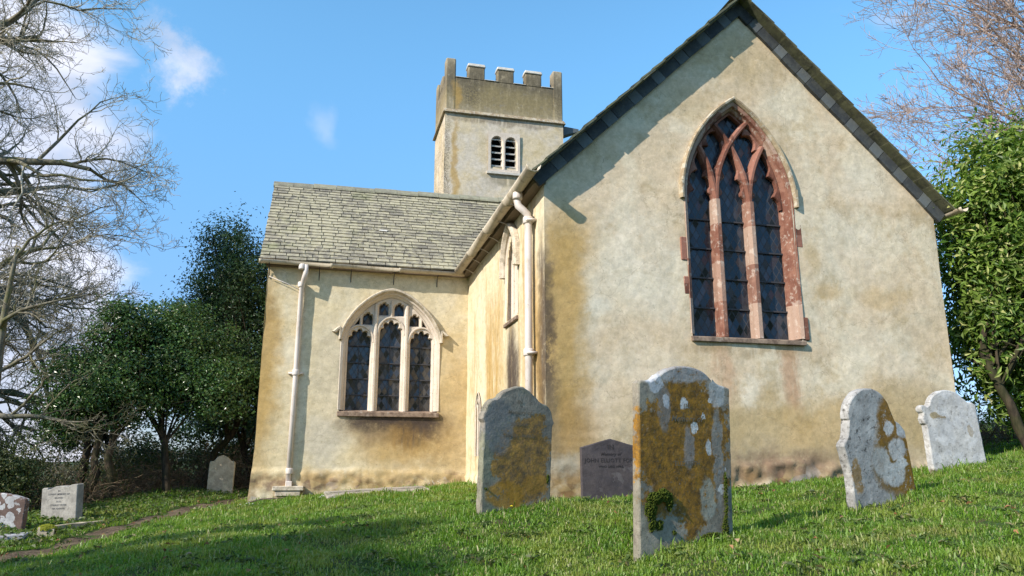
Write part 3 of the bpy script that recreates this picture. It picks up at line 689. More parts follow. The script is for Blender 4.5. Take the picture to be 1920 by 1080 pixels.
# ------------------------------------------------------------------ gutters and pipes
def gutter(p0, p1, r, name='gutter', nseg=None, mat=None):
    p0 = Vector(p0); p1 = Vector(p1); t = (p1 - p0).normalized(); side_ = t.cross(Vector((0, 0, 1))).normalized(); up_ = side_.cross(t)
    L = (p1 - p0).length; k = max(1, int(L / 1.1)); mb = MB(); prof = []
    for rad in (r, r - .008):
        prof.append([(rad * cos(pi + pi * i / 12), rad * sin(pi + pi * i / 12)) for i in range(13)])
    loop = prof[0] + prof[1][::-1]
    n = len(loop)
    stations = []
    for i in range(k):
        a = L * i / k; b_ = L * (i + 1) / k; stations += [(a, 1.12), (a + .05, 1.12), (a + .055, 1.0), (b_, 1.0)]
    rings = [[tuple(p0 + t * s + side_ * q[0] * g + up_ * q[1] * g + Vector((0, 0, .006 * mnoise.noise(Vector((s, 3, 1)))))) for q in loop] for s, g in stations]
    v, f = loft(rings, True, True, True)
    return mk(name, v, f, mat or M_gutter, church, True)
g1o = gutter((-.235, -.36, 3.735), (-.235, 5.02, 3.70), .085)
g2o = gutter((-3.90, 5.06, 3.69), (-.12, 5.06, 3.66), .062)
g3o = gutter((6.30, -.36, 3.715), (6.30, 6.0, 3.70), .06)
def rod(parent, pts, r, name, mat=M_gutter):
    m_ = MB(); m_.tube(pts, r, 6); return m_.build(name, mat, parent, True)
for v_ in (.9, 1.7, 2.5, 3.2, 3.9, 4.6): rod(g1o, [(-.235, v_, 3.64), (-.12, v_ - .02, 3.60), (.01, v_ - .03, 3.52)], .007, 'gutter_bracket', M_pipe)
rod(g1o, [(-.13, .3, 3.66), (-.125, 2.5, 3.655), (-.13, 4.9, 3.63)], .008, 'tension_wire', M_pipe)
for u_ in (-3.72, -2.83, -2.25, -1.45, -.62): rod(g2o, [(u_, 5.02, 3.64), (u_, 5.16, 3.58), (u_, 5.225, 3.53), (u_, 5.245, 3.40)], .008, 'gutter_bracket', M_iron)
# transept downpipe
dp = MB(); px = -3.10
dp.tube([(px + .03, 5.05, 3.64), (px + .03, 5.06, 3.50), (px - .0, 5.06, 3.36), (px - .03, 5.175, 3.26), (px - .04, 5.185, 1.5), (px - .05, 5.185, -.24)], .046, 14)
dpo = dp.build('downpipe', M_pipe, church, True)
for z, r in ((3.55, .064), (3.24, .064), (1.62, .062), (-.10, .064)):
    m_ = MB(); y = 5.06 if z > 3.5 else 5.185; m_.tube([(px - .04, y, z), (px - .04, y, z + .015), (px - .04, y, z + .08), (px - .04, y, z + .1)], [r * .95, r, r, r * .9], 14)
    if 1 < z < 3: m_.box(px - .17, 5.19, z + .02, px + .09, 5.24, z + .055)
    m_.build('pipe_collar', M_pipe, dpo, True)
m_ = MB(); m_.box(px - .09, 5.07, -.33, px + .02, 5.24, -.22); m_.build('pipe_shoe', M_pipe, dpo, bevel=.01)
rod(dpo, [(-3.72, 5.20, 3.42), (-3.4, 5.18, 3.30), (px - .04, 5.15, 3.17)], .007, 'pipe_stay', M_pipe)
st = MB(); st.box(px - .30, 4.98, -.38, px + .22, 5.22, -.30); st.box(px - .25, 5.0, -.47, px + .17, 5.22, -.385); st.build('drain_step', M_palehood, church, bevel=.012)
# chancel downpipe with swan neck
d2 = MB(); v_ = .48
d2.tube([(-.235, v_ + .02, 3.68), (-.235, v_ + .02, 3.55), (-.225, v_, 3.47), (-.15, v_ - .01, 3.40), (-.105, v_ - .01, 3.36), (-.09, v_ - .01, 3.28), (-.09, v_ - .01, 2.0), (-.09, v_ - .01, -.5)], .052, 16)
d2o = d2.build('downpipe', M_pipe, church, True)
for (x_, z, r) in ((-.235, 3.56, .068), (-.09, 3.22, .070), (-.09, 1.42, .070), (-.09, .0, .07)):
    m_ = MB(); m_.tube([(x_, v_, z), (x_, v_, z + .015), (x_, v_, z + .075), (x_, v_, z + .095)], [r * .94, r, r, r * .9], 16)
    if z < 3.4: m_.box(-.13, v_ - .12, z + .02, -.005, v_ + .10, z + .05)
    m_.build('pipe_collar', M_pipe, d2o, True)

# ------------------------------------------------------------------ tower
U0, U1, V0, V1 = .80, 4.85, 14.0, 16.3
tower = wall_grid('tower_wall', U0, U1, .07, -1, lambda a: 11.44, .10, lambda a, z, o: (a, V0 - o, z), M_tower, hole=lambda a, z: 2.36 < a < 3.20 and 9.62 < z < 10.72, parent=church)
for nm, fn, a0, a1 in (('tower_side_wall', lambda a, z, o: (U0 - o, a, z), V0, V1), ('tower_side_wall', lambda a, z, o: (U1 + o, a, z), V0, V1), ('tower_rear_wall', lambda a, z, o: (a, V1 + o, z), U0, U1)):
    wall_grid(nm, a0, a1, .3, -1, lambda a: 11.44, .3, fn, M_tower, parent=tower)
q = MB(); q.quadbox([(U0 - .09, V0 - .09, 11.40), (U1 + .09, V0 - .09, 11.40), (U1 + .09, V1 + .09, 11.40), (U0 - .09, V1 + .09, 11.40), (U0 - .03, V0 - .03, 11.54), (U1 + .03, V0 - .03, 11.54), (U1 + .03, V1 + .03, 11.54), (U0 - .03, V1 + .03, 11.54)])
q.build('string_course', M_redhood, tower, bevel=.015)
pw = MB(); T = .36
def pbox(x0, y0, z0, x1, y1, z1):
    pw.box(x0, y0, z0, x1, y1, z1)
cr = 12.72; mer = 13.18
class _C:
    def quadbox(s, c8): q = MB(); q.quadbox(c8); s.l.append(q)
cps = _C(); cps.l = []
us = [(.75, 1.32), (1.76, 2.33), (2.73, 3.31)]
for (y0, y1) in ((V0 + .01, V0 + T), (V1 - T, V1 - .01)):
    pbox(U0 + .012, y0, 11.5, U1 - .012, y1, cr)
    for a, b_ in us: pbox(U0 + a, y0 + .003, cr - .03, U0 + b_, y1 - .003, mer); cps.quadbox([(U0 + a - .03, y0 - .03, mer - .002), (U0 + b_ + .03, y0 - .03, mer - .002), (U0 + b_ + .03, y1 + .03, mer - .002), (U0 + a - .03, y1 + .03, mer - .002), (U0 + a, y0, mer + .12), (U0 + b_, y0, mer + .12), (U0 + b_, y1 - .1, mer + .15), (U0 + a, y1 - .1, mer + .15)])
    for a, b_ in ((.33, .765), (1.305, 1.775), (2.315, 2.745), (3.305, 3.72)):
        sg = 1 if y0 < V0 + 1 else -1; yo, yi = (y0 - .03, y1 + .02) if sg > 0 else (y1 + .03, y0 - .02); ya, yb_ = min(yo, yi), max(yo, yi); zo = cr + .02; zi = cr + .20
        za, zb_ = (zo, zi) if sg > 0 else (zi, zo)
        cps.quadbox([(U0 + a, ya, cr + .001), (U0 + b_, ya, cr + .001), (U0 + b_, yb_, cr + .001), (U0 + a, yb_, cr + .001), (U0 + a, ya, za), (U0 + b_, ya, za), (U0 + b_, yb_, zb_), (U0 + a, yb_, zb_)])
for (x0, x1) in ((U0, U0 + T), (U1 - T, U1)):
    pbox(x0 + .006, V0 + .36, 11.51, x1 - .006, V1 - .36, cr - .004)
    pbox(x0 + .009, V0 + .85, cr - .02, x1 - .009, V0 + 1.4, mer - .003)
for x0, x1 in ((U0, U0 + .33), (U1 - .34, U1)):
    for y0, y1 in ((V0, V0 + .38), (V1 - .38, V1)):
        pbox(x0 - .002, y0 - .002, 11.52, x1 + .002, y1 + .002, 13.40)
pp_ = pw.build('parapet', M_tower, tower, bevel=.035)
for q in cps.l: q.build('parapet_coping', M_coping, pp_ if False else tower, bevel=.02)
q = MB(); q.box(U0 + T, V0 + T, 11.9, U1 - T, V1 - T, 12.0); q.build('tower_roof', M_wood, tower)
# louvred belfry opening
outer = [(2.24, 9.46), (3.32, 9.46), (3.32, 10.86), (2.24, 10.86)]
hs = [foiled(2.54, 9.60, 10.48, .17, .24, 0, 0, 20), foiled(3.02, 9.60, 10.48, .17, .24, 0, 0, 20)]
bf = plate(outer, hs, V0 - .05, V0 + .22, .045, M_pale, 'belfry_window', tower)
q = MB(); q.box(2.25, V0 - .049, 9.461, 3.31, V0 + .02, 9.462); q.box(2.20, V0 - .09, 9.38, 3.36, V0 + .05, 9.458); q.build('belfry_sill', M_coping, bf)
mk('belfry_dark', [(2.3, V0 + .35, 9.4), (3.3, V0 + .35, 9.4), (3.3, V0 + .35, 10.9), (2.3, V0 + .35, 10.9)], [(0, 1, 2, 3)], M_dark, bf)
for cx in (2.54, 3.02):
    for k in range(5):
        z = 9.66 + k * .235; q = MB(); q.quadbox([(cx - .18, V0 + .03, z), (cx + .18, V0 + .03, z), (cx + .18, V0 + .24, z + .12), (cx - .18, V0 + .24, z + .12), (cx - .18, V0 + .02, z + .03), (cx + .18, V0 + .02, z + .03), (cx + .18, V0 + .23, z + .15), (cx - .18, V0 + .23, z + .15)])
        q.build('louvre', M_coping, bf)
q = MB(); q.quadbox([(4.86, 14.2, 11.10), (5.5, 14.25, 11.34), (5.5, 14.45, 11.34), (4.86, 14.6, 11.10), (4.86, 14.2, 11.46), (5.5, 14.25, 11.43), (5.5, 14.45, 11.43), (4.86, 14.6, 11.46)]); q.build('water_spout', M_verge, tower)
# ------------------------------------------------------------------ ground
def spaced(n, lin, far):
    t = np.linspace(-1, 1, n); k = 7.2; s = np.sinh(t * k) / np.sinh(k); return t * lin + s * far
M_ground, b = material('turf_soil')
P = b.coord('Object'); n1 = b.noise(P, .9, 6, .65); n2 = b.noise(P, 7, 5, .7)
col = b.mix(b.ramp(n1, .35, .65), (.030, .058, .012), (.048, .085, .018)); col = b.mix(b.ramp(n2, .50, .64), col, (.085, .062, .034)); col = b.mix(b.ramp(b.noise(P, 30, 4, .7), .55, .7), col, (.10, .085, .045))
geo = b.add('ShaderNodeCameraData')
px_, py_, pz_ = b.sep(P); rad = b.vmath('LENGTH', P)
field = b.mix(b.ramp(b.noise(P, .012, 5, .6), .42, .58), (.06, .10, .035), (.09, .085, .05)); field = b.mix(b.ramp(b.noise(P, .035, 5, .7), .52, .62), field, (.03, .04, .022))
col = b.mix(b.ramp(rad, 35, 90), col, field)
fin(b, col, .95, b.bump(b.noise(P, 12, 6, .7), .7, .04), .1)
xs = spaced(420, 16, 3200); ys = spaced(420, 16, 3200) + 8
X, Y = np.meshgrid(xs, ys); Z = gh(X, Y)
pd = path_dist(X, Y); Z = Z - .035 * np.exp(-(pd / .33) ** 2)
n = len(xs); idx = np.arange(n * n).reshape(n, n)
q = np.stack([idx[:-1, :-1].ravel(), idx[:-1, 1:].ravel(), idx[1:, 1:].ravel(), idx[1:, :-1].ravel()], 1)
ground = mk_np('ground', np.stack([X.ravel(), Y.ravel(), Z.ravel()], 1), [q], M_ground, None, True); tag(ground, kind='structure')
# footpath
M_path, b = material('bare_earth_path'); P = b.coord('Object')
col = b.mix(b.ramp(b.noise(P, 3, 5, .7), .4, .6), (.085, .060, .042), (.14, .105, .07)); col = b.mix(b.ramp(b.noise(P, 22, 4, .7), .55, .66), col, (.22, .17, .11))
fin(b, col, .95, b.bump(b.noise(P, 25, 6, .7), .8, .03), .1)
pts = []; 
for k in range(len(PATH) - 1):
    for t in np.linspace(0, 1, 16, endpoint=False): pts.append(((1 - t) * PATH[k][0] + t * PATH[k + 1][0], (1 - t) * PATH[k][1] + t * PATH[k + 1][1]))
vs = []; fs = []; rr = random.Random(3)
for i, (x, y) in enumerate(pts):
    t = Vector((pts[min(i + 1, len(pts) - 1)][0] - pts[max(0, i - 1)][0], pts[min(i + 1, len(pts) - 1)][1] - pts[max(0, i - 1)][1], 0)).normalized(); nn_ = Vector((-t.y, t.x, 0))
    wl = .26 + .09 * mnoise.noise(Vector((i * .31, 0, 0))); wr = .26 + .09 * mnoise.noise(Vector((i * .31, 9, 0)))
    for j in range(9):
        o = -wl + (wl + wr) * j / 8; p = (x + nn_.x * o, y + nn_.y * o)
        pdd = abs(o); zz = g1(*p) - .035 * math.exp(-(pdd / .33) ** 2) + .012 - (.012 if j in (0, 8) else 0); vs.append((p[0], p[1], zz + .006 * mnoise.noise(Vector((p[0] * 7, p[1] * 7, 0)))))
for i in range(len(pts) - 1):
    for j in range(8): fs.append((i * 9 + j, i * 9 + j + 1, (i + 1) * 9 + j + 1, (i + 1) * 9 + j))
tag(mk('path', vs, fs, M_path, None, True), kind='structure')
# ------------------------------------------------------------------ gravestones
def stone_face_mat(name, base, base2, orange=0, oc=(.36, .19, .03), ozone=None, white=0, wc=(.60, .60, .60), wscale=6, dark=0, moss=0, green=0, seed=0, foot=None, wthr=.5, blobs=()):
    m, b = material(name); P0 = b.coord('Object'); P = b.vmath('ADD', P0, (seed * 3.1, seed * 1.7, seed * .9))
    x, y, z = b.sep(P0)
    col = b.mix(b.ramp(b.noise(P, 4, 6, .7), .38, .62), base, base2)
    if green: col = b.mix(b.math('MULTIPLY', b.ramp(b.noise(P, 2.5, 5, .65), .48, .62), green), col, (.22, .23, .15))
    if dark:
        dk = b.ramp(b.noise(P, 17, 7, .8), .53, .62); col = b.mix(b.math('MULTIPLY', dk, dark), col, (.055, .048, .04))
    if orange:
        f = b.math('MULTIPLY_ADD', b.math('SUBTRACT', b.noise(P, 38, 5, .75), .5), .30, b.noise(P, 5, 7, .72))
        if ozone:
            zone = b.blob(b.vmath('ADD', P0, b.vmath('SCALE', b.vmath('SUBTRACT', b.noise(P, 4, 5, .65, out=1), (.5, .5, .5)), scale=.35)), (ozone[0], 0, ozone[1]), (ozone[2], 1, ozone[3]), .3, 1.2)
            f = b.math('MULTIPLY_ADD', zone, .42, b.math('SUBTRACT', f, .20))
        o1 = b.ramp(f, .47, .55); ocl = b.mix(b.ramp(b.noise(P, 16, 7, .8), .32, .68), (oc[0] * .35, oc[1] * .40, oc[2] * .8), (oc[0] * 1.35, oc[1] * 1.3, oc[2])); ocl = b.mix(b.ramp(b.noise(P, 60, 4, .7), .55, .68, 0, .7), ocl, (.16, .13, .09))
        col = b.mix(b.math('MULTIPLY', o1, orange), col, ocl)
    if white:
        vd = b.voro(b.vmath('ADD', P, b.vmath('SCALE', b.noise(P, 18, 3, out=1), scale=.05)), wscale, rand=1)
        gate = b.ramp(b.noise(P, 2.6, 4, .6), wthr, wthr + .08, 0, .62)
        w1 = b.math('LESS_THAN', vd, b.math('MULTIPLY', gate, .9))
        w2 = b.ramp(b.noise(P, 6, 6, .7), wthr + .10, wthr + .14)
        col = b.mix(b.math('MULTIPLY', b.math('MAXIMUM', w1, w2), white), col, b.mix(b.noise(P, 20, 4, .7), wc, tuple(k * .62 for k in wc)))
    for (c, r, colr, st) in blobs:
        bb = b.blob(b.vmath('ADD', P0, b.vmath('SCALE', b.vmath('SUBTRACT', b.noise(P, 12, 4, .65, out=1), (.5, .5, .5)), scale=.10)), (c[0], 0, c[1]), (r[0], 1, r[1]), .80, 1.10)
        bb = b.math('MULTIPLY', bb, b.ramp(b.noise(P, 26, 6, .8), .36, .46))
        col = b.mix(b.math('MULTIPLY', bb, st), col, b.mix(b.noise(P, 31, 4, .7), tuple(k * .6 for k in colr), tuple(min(1, k * 1.25) for k in colr)))
    sp_ = b.ramp(b.noise(b.vmath('ADD', P, (9, 9, 9)), 33, 6, .8), .56, .66, 0, .55); col = b.mix(sp_, col, (.10, .09, .075))
    gr_ = b.ramp(b.noise(b.vmath('ADD', P, (2, 9, 4)), 8, 6, .75), .35, .7, .78, 1.15); col = b.mix(1.0, col, b.comb(gr_, gr_, gr_), 'MULTIPLY')
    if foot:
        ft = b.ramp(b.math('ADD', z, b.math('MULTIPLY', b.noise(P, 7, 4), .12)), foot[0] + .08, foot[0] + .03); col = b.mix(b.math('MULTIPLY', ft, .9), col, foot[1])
    h = b.math('ADD', b.noise(P, 9, 7, .7), b.math('MULTIPLY', b.noise(P, 50, 3, .6), .3))
    fin(b, col, .92, b.bump(h, .55, .012), .15); return m

def arc(cx, cz, rx, rz, a0, a1, n):
    return [(cx + rx * cos(radians(a0 + (a1 - a0) * i / n)), cz + rz * sin(radians(a0 + (a1 - a0) * i / n))) for i in range(n + 1)]
def headstone(name, prof, w, h, th, mat, loc, rz, lean_side=0, lean_back=0, bury=.35, chip=.004, seed=0):
    """prof: outline in units (x -.5..+.5, z 0..1) from bottom left clockwise"""
    pts = [(-.5, -bury / h)] + list(prof) + [(.5, -bury / h)]
    dense = []
    for i in range(len(pts)):
        a = pts[i]; c2 = pts[(i + 1) % len(pts)]; L = math.hypot((c2[0] - a[0]) * w, (c2[1] - a[1]) * h); k = max(1, int(L / .022))
        for j in range(k): dense.append(((a[0] + (c2[0] - a[0]) * j / k) * w, (a[1] + (c2[1] - a[1]) * j / k) * h))
    cx = 0; cz = h * .5; rings = []
    def ring(y, ins, s):
        r = []
        for i, (x, z) in enumerate(dense):
            a = dense[i - 1]; c2 = dense[(i + 1) % len(dense)]; tx, tz = c2[0] - a[0], c2[1] - a[1]; L = math.hypot(tx, tz) + 1e-9; nx, nz = tz / L, -tx / L
            j = ins + chip * mnoise.noise(Vector((x * 22 + seed, z * 22, s * 3))) + chip * 1.5 * max(0, mnoise.noise(Vector((x * 7 + seed * 2, z * 7, s * .6))) - .25)
            r.append((x + nx * j, y + .4 * chip * mnoise.noise(Vector((x * 15, z * 15, s + seed))), z + nz * j))
        return r
    rings = [ring(-th / 2, .012, 0), ring(-th / 2 + .004, .005, 1), ring(-th / 2 + .012, 0, 2), ring(0, 0, 3), ring(th / 2 - .012, 0, 4), ring(th / 2, .010, 5)]
    v, f = loft(rings, True, True, True)
    o = mk(name, v, f, mat, None, False, loc); sharp(o)
    o.rotation_euler = (radians(-lean_back), radians(lean_side), rz); o.rotation_mode = 'XYZ'
    o.rotation_euler = (Matrix.Rotation(rz, 4, 'Z') @ Matrix.Rotation(radians(lean_side), 4, 'Y') @ Matrix.Rotation(radians(-lean_back), 4, 'X')).to_euler()
    return o
def letters(parent, lines, th, mat, name='inscription'):
    """lines: (text, z, size, shear)"""
    for (t, z, size, shear) in lines:
        vs = []; fs = []
        cu = bpy.data.curves.new('lettering', 'FONT'); cu.body = t; cu.size = size; cu.align_x = 'CENTER'; cu.shear = shear; cu.extrude = .0; cu.resolution_u = 2; cu.space_character = 1.08; cu.offset = size * .012
        ob = bpy.data.objects.new('lettering', cu); COL.objects.link(ob); dg = bpy.context.evaluated_depsgraph_get(); me = bpy.data.meshes.new_from_object(ob.evaluated_get(dg))
        n0 = len(vs); vs += [(v.co.x, -th / 2 - .0012, v.co.y + z) for v in me.vertices]; fs += [tuple(n0 + i for i in p.vertices) for p in me.polygons]
        bpy.data.objects.remove(ob); bpy.data.curves.remove(cu); bpy.data.meshes.remove(me)
        mk(name, vs, fs, mat, parent)
M_cut, b = material('cut_lettering'); fin(b, (.032, .026, .026), .9)
M_faint, b = material('worn_lettering'); fin(b, (.15, .125, .09), .95)

# 1 tall stone in front
prof1 = [(-.5, .90), (-.47, .915), (-.38, .915), (-.335, .925), (-.30, .945)] + arc(0, .90, .31, .10, 160, 20, 16)[1:] + [(.30, .945), (.335, .925), (.38, .912), (.45, .905), (.5, .895)]
m1 = stone_face_mat('orange_lichen_stone', (.30, .265, .215), (.20, .175, .14), 1.0, (.27, .14, .028), (-.02, .74, .52, .68), .9, (.60, .61, .64), 9, .45, seed=2.3, wthr=.60, green=.3,
    blobs=[((-.03, 1.247), (.30, 0.099), (.38, .38, .39), .75), ((-.26, 1.146), (.07, 0.066), (.52, .53, .56), .9), ((.27, 1.090), (.07, 0.099), (.48, .48, .48), .7), ((-.18, 0.990), (.06, 0.154), (.25, .22, .20), .8), ((.27, 0.676), (.05, 0.330), (.28, .27, .25), .8), ((-.02, 1.023), (.035, 0.044), (.62, .61, .60), 1), ((.07, 0.866), (.026, 0.033), (.62, .61, .60), 1), ((.20, 1.034), (.022, 0.024), (.6, .59, .58), 1), ((.15, 0.934), (.02, 0.022), (.6, .59, .58), 1), ((.19, 0.732), (.028, 0.055), (.6, .59, .58), 1), ((-.16, 1.023), (.03, 0.044), (.5, .5, .52), .9), ((.29, 0.463), (.03, 0.033), (.6, .59, .57), 1), ((0.02, 0.732), (.05, 0.132), (.30, .28, .27), .7), ((.17, 0.396), (.07, 0.154), (.33, .33, .28), .8)])
def place(x1, y1, x2, y2): return ((x1 + x2) / 2, (y1 + y2) / 2), atan2(y2 - y1, x2 - x1), math.hypot(x2 - x1, y2 - y1)
(c1x, c1y), a1, w1 = place(.765, 5.03, 1.435, 5.28)
hs1 = headstone('headstone', prof1, w1 * 1.10, 1.26, .072, m1, (c1x, c1y, -.60), a1 + radians(9), -.6, -3.5, chip=.003, seed=1)
tag(hs1, 'tallest headstone in front, its face mostly covered with orange-brown lichen, moss at left foot', 'headstone', 'gravestones in the churchyard')
letters(hs1, [('IN', .98, .05, .2), ('Memory of', .90, .055, .3), ('ELIZABETH', .62, .04, 0)], 0.077, M_faint)

# 2 left stone
prof2 = [(-.5, .70), (-.53, .73), (-.51, .77), (-.49, .79)] + arc(-.33, .79, .16, .10, 175, 95, 6) + [(-.30, .905)] + [(-.28, .925), (-.22, .955), (-.13, .98), (-.03, 1.0), (.05, .995), (.14, .965), (.24, .92), (.29, .885)] + arc(.33, .77, .16, .10, 85, 5, 6) + [(.50, .76), (.53, .72), (.5, .69)]
m2 = stone_face_mat('grey_orange_stone', (.27, .235, .19), (.19, .17, .14), .9, (.33, .18, .045), (.08, .46, .34, .52), .35, (.48, .47, .44), 9, .5, seed=5.7, green=.55, wthr=.6,
    blobs=[((-.12, .17), (.20, .12), (.40, .21, .035), .85), ((.18, .26), (.14, .09), (.38, .20, .04), .7), ((-.2, .75), (.16, .25), (.20, .195, .19), .8)])
(c2x, c2y), a2, w2 = place(-.305, 6.79, .33, 7.02)
hs2 = headstone('headstone', prof2, w2 * 1.04, 1.10, .09, m2, (c2x, c2y, -.39), a2 + radians(11), .4, -3.5, chip=.006, seed=4)
tag(hs2, 'grey headstone with pointed shouldered top and orange lichen patches, in front of the church corner', 'headstone', 'gravestones in the churchyard')
letters(hs2, [('IN', .945, .05, 0), ('Memory of', .855, .05, .2), ('SUSANNA', .755, .036, 0), ('SAMUEL  WARD', .655, .042, 0)], .095, M_faint)

# 3 slate by the wall
m3 = stone_face_mat('dark_slate_stone', (.085, .070, .070), (.060, .052, .056), 0, white=.35, wc=(.20, .18, .18), wscale=12, seed=1.1, wthr=.56)
(c3x, c3y), a3, w3 = place(.775, 8.88, 1.47, 9.05)
hs3 = headstone('headstone', [(-.5, .865), (0, 1), (.5, .87)], w3, .74, .05, m3, (c3x, c3y, -.41), a3, 0, 1.5, chip=.0015, seed=7)
tag(hs3, 'dark purple-grey slate headstone with a gabled top standing against the church wall', 'headstone', 'gravestones in the churchyard')
letters(hs3, [('IN', .62, .075, 0), ('Memory of', .55, .05, .3), ('JOHN ELLIOTT FORD', .475, .062, 0), ('WHO DIED APRIL', .415, .036, 0)], .053, M_cut)

# 4 leaning stone
prof4 = [(-.44, .30), (-.47, .50), (-.485, .56), (-.47, .585), (-.42, .615), (-.39, .66), (-.375, .70), (-.355, .745), (-.345, .76)] + arc(-.03, .76, .33, .24, 176, 12, 16) + [(.31, .76), (.33, .72), (.345, .69), (.40, .665), (.44, .63), (.475, .585), (.48, .50)]
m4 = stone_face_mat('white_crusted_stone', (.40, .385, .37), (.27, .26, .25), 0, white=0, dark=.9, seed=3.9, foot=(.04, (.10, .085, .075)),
    blobs=[((.26, .38), (.30, .36), (.23, .125, .022), 1.0), ((.20, .62), (.16, .24), (.22, .12, .03), 1.0), ((.10, .30), (.2, .2), (.20, .12, .03), .8), ((-.26, .28), (.05, .14), (.30, .17, .04), .8), ((.16, .60), (.06, .055), (.52, .50, .48), 1), ((.22, .43), (.10, .09), (.52, .50, .48), 1), ((.14, .24), (.13, .10), (.50, .49, .47), 1), ((.30, .55), (.05, .05), (.45, .46, .48), .9), ((.24, .31), (.07, .05), (.5, .49, .47), 1), ((.02, .35), (.10, .12), (.44, .43, .41), .9), ((.30, .62), (.05, .10), (.46, .46, .46), .9)])
(c4x, c4y), a4, w4 = place(2.56, 6.13, 3.19, 6.33)
hs4 = headstone('headstone', prof4, .735, .93, .085, m4, (c4x + .02, c4y, -.30), a4 + radians(7), -8.5, -3, chip=.005, seed=9)
tag(hs4, 'leaning round-topped headstone with white lichen crust and an ochre right half', 'headstone', 'gravestones in the churchyard')

# 5 white stone on the right
prof5 = [(-.47, .58), (-.50, .60), (-.515, .66), (-.49, .70)] + arc(-.47, .775, .055, .05, 250, 60, 8) + [(-.40, .80), (-.36, .82), (-.33, .86)] + arc(-.02, .78, .34, .22, 160, 30, 14) + [(.31, .87), (.34, .84), (.43, .83), (.49, .80), (.485, .70)]
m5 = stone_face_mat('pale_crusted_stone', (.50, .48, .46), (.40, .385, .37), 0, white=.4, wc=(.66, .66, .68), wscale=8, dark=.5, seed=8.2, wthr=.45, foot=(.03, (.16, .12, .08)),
    blobs=[((-.19, .55), (.05, .04), (.28, .22, .12), .9), ((-.11, .54), (.05, .02), (.26, .2, .12), .9), ((.20, .38), (.035, .07), (.30, .25, .18), .8)])
(c5x, c5y), a5, w5 = place(4.09, 7.74, 4.75, 7.90)
hs5 = headstone('headstone', prof5, .66, .80, .08, m5, (c5x, c5y, -.03), a5, -3.0, 1, chip=.005, seed=13)
tag(hs5, 'whitish round-arched headstone with small scroll ears near the right corner of the church', 'headstone', 'gravestones in the churchyard')

# 6..9 far left group
m6 = stone_face_mat('pale_granite', (.33, .31, .28), (.25, .235, .215), 0, dark=.25, seed=4.4)
prof6 = [(-.5, .93), (-.45, .955), (-.33, .96), (-.32, .91), (-.27, .915), (-.12, .985), (0, 1.0), (.12, .995), (.24, .965), (.27, .99), (.32, 1.02), (.46, 1.04), (.5, 1.02)]
(c6x, c6y), a6, w6 = place(-6.62, 11.18, -6.10, 11.42)
hs6 = headstone('headstone', prof6, .60, .50, .13, m6, (c6x, c6y, -.74), radians(-14), -2, -3, chip=.001, seed=20)
tag(hs6, 'low wide pale granite headstone with dark lettering beside the path, far left', 'headstone', 'gravestones in the churchyard')
M_led, b = material('leaded_lettering'); fin(b, (.09, .09, .095), .7)
letters(hs6, [('IN', .42, .035, 0), ('LOVING MEMORY OF', .375, .035, 0), ('BELOVED', .325, .032, 0), ('ALSO', .275, .032, 0), ('STANLEY PETER', .225, .036, 0), ('HER HUSBAND', .18, .03, 0)], .134, M_led)
m7 = stone_face_mat('red_brown_stone', (.19, .125, .105), (.14, .095, .08), 0, white=1.0, wc=(.58, .56, .56), wscale=11, seed=6.1, wthr=.46)
hs7 = headstone('headstone', [(-.5, .95), (-.2, .97), (.0, 1.0), (.3, .93), (.48, .86), (.5, .78)], .55, .44, .10, m7, (-6.36, 9.98, -.74), radians(6), 3, -4, chip=.006, seed=23)
tag(hs7, 'short red-brown headstone splashed with white lichen at the far left edge', 'headstone', 'gravestones in the churchyard')
m8 = stone_face_mat('red_stone_far', (.30, .15, .10), (.22, .12, .09), 0, white=.8, wc=(.55, .55, .58), wscale=7, seed=9.1, wthr=.5)
hs8 = headstone('headstone', [(-.5, .70), (-.34, .80), (-.30, .92), (0, 1.0), (.3, .96), (.42, .86), (.5, .7)], .62, .72, .1, m8, (-7.16, 12.7, -.98), radians(-10), 2, 0, chip=.004, seed=25)
tag(hs8, 'reddish headstone peeping over the back of the pale granite one', 'headstone', 'gravestones in the churchyard')
m9 = stone_face_mat('cream_stone', (.52, .44, .32), (.42, .35, .26), 0, dark=.3, seed=2.9, green=.3)
hs9 = headstone('headstone', [(-.5, .78), (-.46, .83), (-.33, .84), (-.2, .95), (0, 1), (.2, .94), (.34, .85), (.46, .84), (.5, .78)], .50, .76, .08, m9, (-5.87, 15.95, -.50), radians(8), 1, 0, chip=.004, seed=27)
tag(hs9, 'small cream headstone under the evergreen trees beyond the end of the path', 'headstone', 'gravestones in the churchyard')
